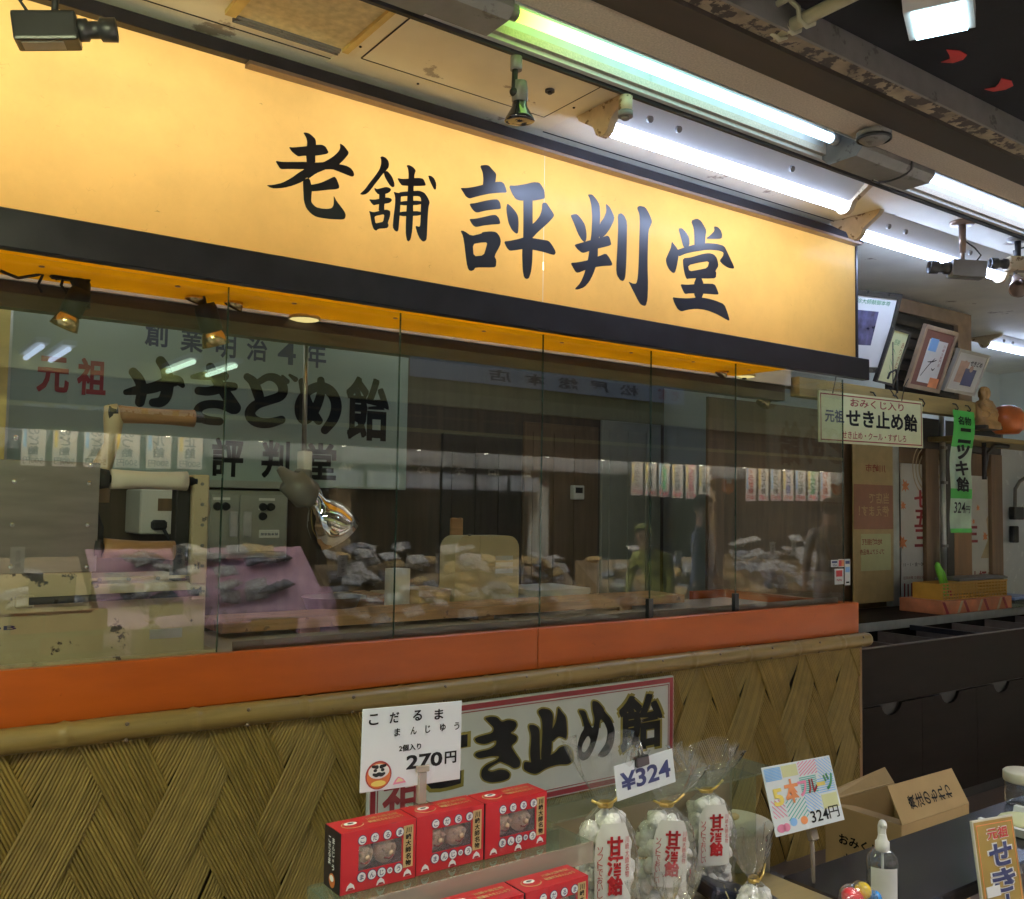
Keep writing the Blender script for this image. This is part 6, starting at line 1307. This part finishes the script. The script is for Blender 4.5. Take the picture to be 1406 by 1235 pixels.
# cardboard box on the floor behind the table
cb = thing('cardboard_box', 'open cardboard box with printed writing and a raised flap on the floor', 'cardboard box', (3.125, -.80, .002)); w, d, h = .455, .315, .435
b = nb(); box(b, (0, 0, 0), (w, .005, h)); box(b, (0, d-.005, 0), (w, d, h)); box(b, (0, .0055, 0), (.005, d-.0055, h)); box(b, (w-.005, .0055, 0), (w, d-.0055, h)); box(b, (.0055, .0055, .001), (w-.0055, d-.0055, .006)); obj('box_body', b, 'cardboard', cb)
def flap(name, pts):
    b = nb(); v = [b.verts.new(p) for p in pts]; n_ = (Vector(pts[1])-Vector(pts[0])).cross(Vector(pts[2])-Vector(pts[1])).normalized()*.004; v2 = [b.verts.new(Vector(p)+n_) for p in pts]
    b.faces.new(v); b.faces.new(v2[::-1])
    for k in range(len(v)): b.faces.new([v[k], v[(k+1) % len(v)], v2[(k+1) % len(v)], v2[k]])
    return obj(name, b, 'cardboard', cb)
fdy = .06; fa = flap('front_flap', [(.002, .001, h+.001), (w-.002, .001, h+.001), (w-.02, fdy, h+.122), (.004, fdy, h+.122)])
flap('back_flap', [(.0, d, h+.001), (w, d, h+.001), (w-.02, d+.03, h+.06), (.02, d+.03, h+.02)])
flap('side_flap', [(.0, .01, h+.0015), (.0, d-.01, h+.0015), (.16, d-.02, h-.035), (.16, .02, h-.035)])
vf = Vector((0, fdy, .122)).normalized(); nf = Vector((0, -vf.z, vf.y))
b = nb()
for k, c in enumerate('われもの注意'):
    # the writing runs along the flap, turned on its head
    gl, fs_ = glyphs(c, .02); s_ = .046
    nv = [b.verts.new(Vector((.365-.048*k, .001, h+.001))+Vector((-1, 0, 0))*(v.y*-s_*.0)+Vector((1, 0, 0))*(-v.y*s_)+vf*(.035+(.5+v.x)*s_*1.15)+nf*.0056) for v in gl]
    for f in fs_:
        try: b.faces.new([nv[i] for i in f])
        except ValueError: pass
obj('flap_writing', b, 'ink_black', cb)
b = nb(); txt(b, 'せんべい', .10, .30, .22, .05, -.0012, .03); obj('box_writing', b, 'ink_black', cb)
for u in (.04, .39): b = nb(); prism(b, [(u, .33), (u+.04, .33), (u+.02, .375)], 'y', -.0012, -.0004); obj('box_mark', b, 'ink_black', cb)
b = nb()
def sidew(s, u, v, w_, h_):
    t_ = nb(); txt(t_, s, u, v, w_, h_, 0, .03)
    for x in t_.verts: x.co = Vector((-.0012, d-x.co.x, x.co.z))
    merge(b, t_)
sidew('おみくじ', .06, .30, .17, .038); sidew('せんべい', .08, .235, .18, .038); sidew('（有）評判堂', .06, .18, .17, .03); obj('side_writing', b, 'ink_black', cb)
# ================================================================== the shop across the street, seen mirrored in the glass
YV = 4.2; OY = 2*GY-YV
def om(px, py, yv=YV): return PM(px, py, yv)
os_ = thing('opposite_shop', 'old olive fronted sweet shop across the street with a lit eave', 'shop', (5.0, OY, 0))
def ob(name, m_, *bs, par=os_, bev=0):
    b = nb()
    for lo, hi in bs: box(b, (lo[0]-par.location.x, lo[1]-par.location.y, lo[2]), (hi[0]-par.location.x, hi[1]-par.location.y, hi[2]), bev)
    return obj(name, b, m_, par)
ob('upper_wall', 'opp_olive', ((-4, OY-.3, 2.42), (14, OY, 3.3)))
ob('light_beam', 'opp_beam', ((-4, OY+.001, 2.40), (14, OY+.06, 2.52)))
ob('lower_beam', 'opp_beam', ((-4, OY+.001, 2.13), (14, OY+.05, 2.19)))
ob('lattice_back', 'opp_dark', ((-4, OY-.05, 2.191), (14, OY-.01, 2.40)))
ob('lattice', 'opp_brown', *[((x, OY-.009, 2.191), (x+.05, OY+.02, 2.399)) for x in [i*.42 for i in range(-8, 32)]])
ob('lattice_rail', 'opp_brown', ((-4, OY-.012, 2.29), (14, OY-.0095, 2.31)))
ob('eave', 'opp_brown', ((-4, OY+.062, 2.075), (14, OY+.36, 2.128)))
ob('shop_ceiling', 'opp_mid', ((-4, OY-2.0, 2.20), (14, OY-.31, 2.26)))
ob('back_wall', 'opp_dark', ((-4, OY-2.1, 0), (5.3, OY-2.0, 2.2))); ob('pale_back_wall', 'opp_mid', ((5.301, OY-2.1, 0), (14, OY-2.0, 2.2)))
ob('roof', 'opp_dark', ((-4, OY-2.4, 3.31), (14, OY+.2, 3.4)))
for k, x in enumerate((-.4, 3.3, 5.35, 7.65, 10.4)): ob('shop_post', 'opp_brown' if k % 2 else 'opp_white', ((x, OY-.2, 0), (x+.13, OY-.05, 2.13)))
ob('dark_doorway', 'opp_dark', ((6.0, OY-1.99, 0), (6.5, OY-1.95, 2.0))); ob('inner_door', 'opp_mid', ((4.0, OY-1.99, 0), (4.5, OY-1.95, 1.95)))
ob('dark_cupboard', 'opp_dark', ((8.4, OY-1.99, .9), (9.6, OY-1.9, 1.9)))
ob('light_baffle', 'opp_brown', ((-4, OY+.34, 1.985), (14, OY+.36, 2.074)))  # added board that hides the eave tubes and stops their spill
ob('back_light_baffle', 'baffle_black', ((-4, OY+.083, 1.87), (14, OY+.093, 2.074)))  # added board that keeps the tube light off the back wall
for k in range(9):
    x = -.9+1.36*k; b = nb(); cyl(b, (x-5.0, .27, 2.045), (x+1.3-5.0, .27, 2.045), .016, n=10); obj('eave_fill_tube', b, 'fill_eave', os_)  # added hidden tubes that brighten the goods and price strips
for k in range(17):
    b = nb(); x = -.8+.66*k; cyl(b, (x-5.0, .352, 1.982), (x-5.0, .352, 1.9845), .016, n=12); obj('downlight', b, 'downlight', os_)
for k in range(6):
    x = -.5+k*2.2; b = nb(); cyl(b, (x-5.0, -.7, 2.15), (x-5.0+1.2, -.7, 2.15), .016, n=10); obj('ceiling_tube', b, 'tube_shop', os_)
# strip lights along the canopy across the street, pointing at us
for k, (px, py) in enumerate(((45, 450), (80, 458), (245, 462), (300, 468))):
    p = om(px, py, 3.9); t = thing('canopy_light', ('leftmost bluish strip light under the canopy across the street', 'second bluish strip light under the canopy across the street', 'third strip light under the canopy across the street, greenish', 'fourth strip light under the canopy across the street, greenish')[k], 'strip light', (p.x, OY+.05, 2.47), group='strip lights across the street')
    b = nb(); cyl(b, (0, .02, 0), (0, .62, 0), .016, n=10); obj('tube', b, 'tube_white' if k < 2 else 'tube_pale_green', t)
    b = nb(); box(b, (-.04, .0, .02), (.04, .66, .05)); obj('housing', b, 'fixture_white', t)
def opp(name, label, cat, x, z, y, group=None): return thing(name, label, cat, (x, y, z), (0, 0, PI), group)
# banner
a, c = om(560, 505), om(936, 530); w = c.x-a.x
t = opp('shop_banner', 'long white banner with the name of the shop across the street', 'banner', c.x, 2.63, OY+.03)
b = nb(); box(b, (0, -.004, 0), (w, 0, .17)); obj('cloth', b, 'paper', t)
for s, u, uw, m_ in (('老舗', .02, .12, 'ink_red'), ('松屋総本店', .20, .60, 'opp_dark')):
    b = nb()
    for i, ch in enumerate(s): txt(b, ch, (u+uw*i/len(s))*w, .035, uw*w/len(s)*.62, .105, -.0055, .02)
    obj('writing', b, m_, t)
# noren curtains
for i, ch in enumerate('松屋総本店舗'):
    x = 3.15+.36*i; t = opp('noren_curtain', 'dark shop curtain panel with the pale character '+('pine', 'house', 'general', 'main', 'store', 'shop')[i], 'curtain', x+.34, 1.68, OY+.04, 'dark shop curtains across the street')
    b = nb(); n = 6; rows = [[b.verts.new((.33*k/n, .01*math.sin(k*1.7), z)) for k in range(n+1)] for z in (0, .39)]
    for k in range(n): b.faces.new([rows[0][k], rows[0][k+1], rows[1][k+1], rows[1][k]])
    obj('cloth', b, 'noren_dark', t); b = nb(); txt(b, ch, .10, .13, .13, .14, -.013, .02); obj('writing', b, 'letter_white', t)
# paper price strips
def strip(px, ptop, pbot, wpx, word, price, yv, mcol, label):
    a, c = om(px, pbot, yv), om(px+wpx, ptop, yv); w, h = c.x-a.x, c.z-a.z; t = opp('price_strip', label, 'price strip', c.x, a.z, 2*GY-yv, 'paper price strips across the street')
    b = nb(); box(b, (0, -.002, 0), (w, 0, h)); obj('paper_slip', b, 'paper', t)
    b = nb(); vert(b, word, w*.28, h*.17, w*.46, h*.80, -.0032, .03); obj('writing', b, mcol, t)
    b = nb(); txt(b, price, w*.08, h*.03, w*.84, h*.11, -.0032, .02); obj('price', b, 'ink_red' if px > 700 else 'ink_black', t)
    b = nb(); box(b, (w*.80, -.0034, h*.3), (w*.93, -.0022, h*.9)); obj('side_mark', b, 'ink_yellow' if px % 2 else 'ink_sky', t)
LW = ['抹茶のど飴', 'せきのど飴', '梅肉のど飴', 'はちみつ飴', 'クール飴', 'せき止飴']
for i, wd in enumerate(LW): strip(28+43*i, 556+2*i, 639+1*i, 37, wd, '500円', 4.08, 'ink_black', 'large paper price strip across the street, number %s from the left of six' % ('one', 'two', 'three', 'four', 'five', 'six')[i])
RW = ['はちみつ飴', '黒糖飴', '七草飴', 'きなこ飴', 'さくら飴', 'せき止飴']
for i, wd in enumerate(RW): strip(867+(18.5*i), 624+1.2*i, 680+1.3*i, 15.5, wd, '500円', 4.08, ('ink_black', 'ink_black', 'ink_green', 'ink_black', 'ink_darkred', 'ink_black')[i], 'paper price strip hanging mid street opposite, number %s of the right hand row' % ('one', 'two', 'three', 'four', 'five', 'six')[i])
RW2 = ['しょうが飴', 'にんじん飴', '抹茶のど飴', 'のど飴', 'せき止飴', 'はちみつ飴', 'かりん飴']
for i, wd in enumerate(RW2): strip(1024+17*i, 633+.6*i, 688, 14, wd, '500円', 4.08, ('ink_darkred', 'ink_black', 'ink_black', 'ink_navy', 'ink_black', 'ink_green', 'ink_brown')[i], 'small paper price strip at the far end opposite, number %s of seven' % ('one', 'two', 'three', 'four', 'five', 'six', 'seven')[i])
for px, py, m_, lb in ((828, 632, 'daruma_red', 'red lantern sign hanging under the eave across the street'), (998, 662, 'daruma_red', 'red and dark notice board standing across the street'), (1147, 665, 'daruma_red', 'red arrow shaped pennant at the end of the price strips')):
    p = om(px, py, 4.3); t = opp('hanging_notice', lb, 'notice', p.x+.08, p.z-.14, 2*GY-4.3)
    b = nb(); prism(b, [(0, .04), (.08, 0), (.16, .04), (.16, .28), (0, .28)], 'y', -.03, 0); obj('panel', b, m_, t); b = nb(); box(b, (.04, -.032, .12), (.12, -.0305, .2)); obj('white_label', b, 'paper', t)
# counters with packets of candy
def counter(x0, x1, z, label, m_='opp_white', y0=OY+.05, dep=.62):
    t = thing('sweet_counter', label, 'counter', (x0, y0, 0)); b = nb(); box(b, (0, 0, z-.05), (x1-x0, dep, z), .004); obj('counter_top', b, m_, t)
    b = nb(); box(b, (.02, .03, 0), (x1-x0-.02, dep-.03, z-.051)); obj('counter_base', b, 'opp_dark', t)
    b = nb(); prism(b, [(.02, z+.001), (dep-.01, z+.001), (dep-.01, z+.03), (.02, z+.46)], 'x', .02, x1-x0-.02); obj('sloped_rack', b, 'opp_brown', t); return t
counter(-.6, 1.38, .70, 'leftmost sweet counter across the street, beside the pink cloth'); counter(1.42, 2.95, .70, 'counter under a pink cloth across the street'); counter(3.05, 5.5, .60, 'long sweet counter in the middle across the street'); counter(5.7, 7.3, .58, 'sweet counter right of the middle across the street'); counter(7.75, 9.6, .60, 'far sweet counter beside the grey bin across the street')
t = thing('pink_cloth', 'pink cloth draped over the counter across the street', 'cloth', (1.40, OY+.04, .985)); b = nb(); n = 60; rows = []
for j, (yy, zz) in enumerate(((.03, .22), (.3, .02), (.60, -.20), (.66, -.25), (.675, -.32), (.68, -.42))):
    rows.append([b.verts.new((1.55*i/n, yy+(.02*math.sin(i*.9)*max(0, j-2)*.5), zz+(.0 if j > 1 else 0)+.004*math.sin(i*1.3))) for i in range(n+1)])
for r0, r1 in zip(rows, rows[1:]):
    for i in range(n): f = b.faces.new([r0[i], r0[i+1], r1[i+1], r1[i]]); f.smooth = True
obj('drape', b, 'pink_cloth', t); b = nb(); lathe(b, [(.02, .06), (.035, .03), (.06, -.02), (.075, -.1), (.09, -.22), (.10, -.33)], (1.53, .56, -.12), (0, 0, 1), 36, fn=lambda q, a, h: q+Vector((.016*math.sin(7*a+h*9), .012*math.cos(9*a), .02*math.sin(3*a)))); obj('gathered_end', b, 'pink_cloth', t)
def packet(m_):
    b = nb(); bmesh.ops.create_cube(b, size=1); bmesh.ops.subdivide_edges(b, edges=b.edges[:], cuts=5, use_grid_fill=True)
    for v in b.verts:
        x, y, z = v.co; e = (1-min(1, (2*abs(x))**4))*(1-min(1, (2*abs(y))**4)); v.co = Vector((x*.15, y*.10, z*.045*(.15+e)+rnd.uniform(-.009, .009)))
    for f in b.faces: f.smooth = False
    return obj('candy_packet', b, m_)
protos = [packet('packet'), packet('packet_gold'), packet('packet_dark')]
first = [True]*3
PL = 'glittering clear packet of candy heaped on a counter across the street'
def heap(x0, x1, z, n, seed, layers=2, ys=(.03, .6), ms=(0, 0, 1, 2)):
    r_ = random.Random(seed)
    for i in range(n):
        k = r_.choice(ms); p = protos[k]
        if first[k]: o = p; first[k] = False
        else: o = p.copy(); COL.objects.link(o)
        lay = i*layers//n
        yy = r_.uniform(*ys); o.location = (r_.uniform(x0, x1), OY+.05+yy, z+.03+.045*lay+(.62-yy)*.72); o.rotation_euler = (r_.uniform(-.5, .5)-.55, r_.uniform(-.3, .3), r_.uniform(-.6, .6)); tag(o, PL, 'candy packet', 'candy packets across the street')
heap(-.4, 1.3, .735, 30, 1, 2, (.05, .60)); heap(1.5, 2.8, .775, 34, 9, 2, (.10, .50)); heap(3.1, 5.4, .635, 100, 2, 4, ms=(0, 0, 0, 1, 2, 2)); heap(5.8, 7.2, .615, 45, 3, 3); heap(7.8, 9.5, .635, 80, 4, 4, ms=(0, 0, 0, 0, 2))
pn = ('one', 'two', 'three', 'four', 'five', 'six', 'seven', 'eight', 'nine', 'ten')
for i, (x, z) in enumerate(((.35, 1.09), (.62, 1.09), (.88, 1.09), (1.85, 1.09), (3.05, 1.0), (3.9, 1.0), (6.1, .98), (6.6, .98), (8.0, 1.05), (8.35, 1.07))):
    t = opp('price_marker', 'small upright price marker across the street, number %s counted from the left' % pn[i], 'price marker', x+.09, z, OY+.5, 'small price markers across the street'); b = nb(); box(b, (0, -.003, 0), (.08, 0, .16)); obj('card', b, 'paper', t); b = nb(); vert(b, '名物飴', .02, .03, .03, .11, -.004, .01); obj('writing', b, 'ink_navy', t)
t = thing('grey_bin', 'grey bin with a rounded lid beside the far sweet counter', 'bin', (9.75, OY+.2, 0)); b = nb(); box(b, (0, 0, 0), (.42, .4, 1.02), .01); obj('bin_body', b, 'bin_grey', t); b = nb(); prism(b, [(-.01, 1.021), (.43, 1.021), (.42, 1.11), (.34, 1.17), (.1, 1.17), (0, 1.11)], 'y', -.01, .41); obj('bin_lid', b, 'bin_grey', t)
# people in the street
def person(label, loc, rz, jacket, hair='hair_black', lean=0.0, cap=None, k=1.0):
    t = thing('person', label, 'person', loc, (0, 0, rz))
    V = [((0, 0, .95), .135), ((0, -.02, 1.15), .13), ((0, -.03-lean*.4, 1.36), .15), ((0, -.02-lean, 1.47), .065), ((0, -.03-lean*1.1, 1.56), .075), ((0, -.035-lean*1.2, 1.66), .088), ((0, -.03-lean*1.2, 1.72), .07),
         ((.19, -.02-lean*.5, 1.39), .065), ((.24, -.03-lean*.6, 1.14), .05), ((.20, -.20-lean*.5, .98), .038), ((.18, -.27-lean*.5, .95), .03),
         ((-.19, -.02-lean*.5, 1.39), .065), ((-.25, -.01-lean*.6, 1.14), .05), ((-.24, -.10-lean*.5, .93), .038), ((-.23, -.13-lean*.5, .85), .03),
         ((.10, 0, .86), .10), ((.11, -.02, .48), .068), ((.11, .02, .09), .045), ((.12, -.12, .045), .04), ((-.10, 0, .86), .10), ((-.11, .01, .48), .068), ((-.11, .04, .09), .045), ((-.12, -.10, .045), .04)]
    Ed = [(0, 1), (1, 2), (2, 3), (3, 4), (4, 5), (5, 6), (2, 7), (7, 8), (8, 9), (9, 10), (2, 11), (11, 12), (12, 13), (13, 14), (0, 15), (15, 16), (16, 17), (17, 18), (0, 19), (19, 20), (20, 21), (21, 22)]
    me = bpy.data.meshes.new('body'); me.from_pydata([v[0] for v in V], Ed, []); o = bpy.data.objects.new('body', me); COL.objects.link(o)
    md = o.modifiers.new('skin', 'SKIN'); o.modifiers.new('sub', 'SUBSURF').levels = 2
    for i, (p, r) in enumerate(V): me.skin_vertices[0].data[i].radius = (r, r*(.72 if i in (0, 1, 2) else 1)); me.skin_vertices[0].data[i].use_root = (i == 0)
    dg = bpy.context.evaluated_depsgraph_get(); m2 = bpy.data.meshes.new_from_object(o.evaluated_get(dg)); bpy.data.objects.remove(o)
    for m_ in (jacket, 'skin', 'trousers', 'black_matte'): m2.materials.append(mt[m_])
    for p in m2.polygons:
        z, x = p.center.z, abs(p.center.x); p.use_smooth = True
        p.material_index = 3 if z < .09 else 2 if z < .92 and x < .2 else 1 if z > 1.48 or (x > .16 and z < 1.0) else 0
    o = bpy.data.objects.new('body', m2); COL.objects.link(o); o.parent = t
    hy = -.035-lean*1.2
    b = nb(); ball(b, (0, hy+.012, 1.675), .105, sx=.92, sz=1.02, u=18, v=12); bmesh.ops.bisect_plane(b, geom=b.verts[:]+b.edges[:]+b.faces[:], plane_co=(0, hy-.02, 1.655), plane_no=(0, -.75, -.65), clear_outer=True); obj('hair', b, cap or hair, t)
    b = nb(); ball(b, (0, hy-.092, 1.64), .016, sz=1.4); [ball(b, (s*.034, hy-.08, 1.662), .009) for s in (-1, 1)]; [ball(b, (s*.09, hy+.01, 1.65), .02, sx=.4) for s in (-1, 1)]; obj('face_features', b, 'skin', t)
    for s, hx, hy2, hz in ((1, .18, -.285-lean*.5, .945), (-1, -.23, -.14-lean*.5, .83)):
        b = nb(); ball(b, (hx, hy2, hz), .035, sx=.6, sz=1.1)
        for q in range(4): tube(b, [(hx-.02+.014*q, hy2-.01, hz-.02), (hx-.022+.015*q, hy2-.03, hz-.055), (hx-.022+.015*q, hy2-.025, hz-.085+.006*abs(q-1.5))], [.009, .0085, .006], 6)
        tube(b, [(hx-s*.02, hy2-.01, hz), (hx-s*.045, hy2-.03, hz-.03)], [.010, .007], 6); obj('hand', b, 'skin', t)
    t.scale = (k, k, k); return t
p = om(1140, 700, 3.2); person('person in dark grey jacket and cap by the far counter, mirrored in glass', (p.x, 2*GY-3.2, -.01), .6, 'jacket_grey', cap='jacket_grey', k=.95)
p = om(962, 740, 3.2); person('person with dark hair in a blue jacket across the street, mirrored in glass', (p.x, 2*GY-3.2, -.01), PI-.5, 'jacket_blue', k=.95)
p = om(903, 740, 3.4); person('person in a lime vest bending over sweets, mirrored in the glass', (p.x, 2*GY-3.4, -.01), PI+1.2, 'vest_lime', lean=.3, cap='cap_lime', k=.80)
# more of the machine: bolts, seams, a guard, a name plate and oil streaks
for k in range(7):
    q = ml(16+40*k, 800-1.2*k); b = nb(); cyl(b, (q.x, -.012, q.z), (q.x, .001, q.z), .006, n=6); obj('bolt', b, 'camera_grey', mc)
for k in range(5):
    b = nb(); cyl(b, ml(276, 665+28*k)-Vector((0, .016, 0)), ml(276, 665+28*k)-Vector((0, .009, 0)), .0055, n=6); obj('bolt', b, 'camera_grey', mc)
b = nb(); box(b, ml(2, 798)-Vector((0, .003, 0)), ml(283, 794)+Vector((0, .003, .004)), .001); obj('seam_strip', b, 'cream_paint', mc)
b = nb(); box(b, ml(205, 878)-Vector((0, .0025, 0)), ml(250, 862)-Vector((0, .0005, 0))); obj('type_plate', b, 'alu', mc)
b = nb(); lathe(b, [(0, -.03), (.05, -.03), (.055, -.022), (.055, .0), (.0, .0)], ml(262, 700, .26), (0, 1, 0), 24); obj('gear_guard', b, 'cream_paint', mc)
b = nb(); lathe(b, [(.018, -.034), (.018, -.028), (0, -.034)], ml(262, 700, .26), (0, 1, 0), 16); obj('hub', b, 'black_matte', mc)
# a few more things on the kitchen counter
t = thing('metal_bowl', 'steel bowl on the kitchen counter behind the left part of the plank', 'bowl', P(455, 832, .86)); t.location.z = 1.064
b = nb(); lathe(b, [(0, .004), (.06, .004), (.10, .05), (.12, .10), (.124, .1), (.117, .10), (.097, .052), (.05, .01), (0, .01)], n=32); obj('bowl_body', b, 'steel', t)
t = thing('paper_roll', 'white paper roll standing on the kitchen counter left of the tan carton', 'paper roll', P(545, 830, .92)); t.location.z = 1.064
b = nb(); lathe(b, [(.018, 0), (.055, 0), (.055, .2), (.018, .2), (.018, 0)], n=28); obj('roll', b, 'paper', t)
t = thing('wooden_tray', 'dark wooden tray of moulds on the kitchen counter behind the plank', 'tray', P(478, 826, 1.05)); t.location.z = 1.064
b = nb(); box(b, (0, 0, 0), (.42, .26, .012)); frame_ = [((0, 0, .012), (.42, .012, .06)), ((0, .248, .012), (.42, .26, .06)), ((0, .012, .012), (.012, .248, .06)), ((.408, .012, .012), (.42, .248, .06))]
for lo, hi in frame_: box(b, lo, hi)
obj('tray_body', b, 'roller_wood', t)
for k in range(4): b = nb(); box(b, (.03+.095*k, .03, .0125), (.105+.095*k, .23, .075), .01, 2); obj('mould_block', b, 'plank_wood' if k % 2 else 'cream_clean', t)
t = thing('wooden_paddle', 'wooden paddle leaning on the wall side of the tray', 'paddle', P(600, 822, 1.2)); t.location.z = 1.064
b = nb(); tube(b, [(0, 0, .01), (.06, .02, .18), (.10, .03, .30)], [.012, .012, .010], 8); box(b, (.085, .015, .30), (.155, .035, .42), .008, 2); obj('paddle_body', b, 'plank_wood', t)
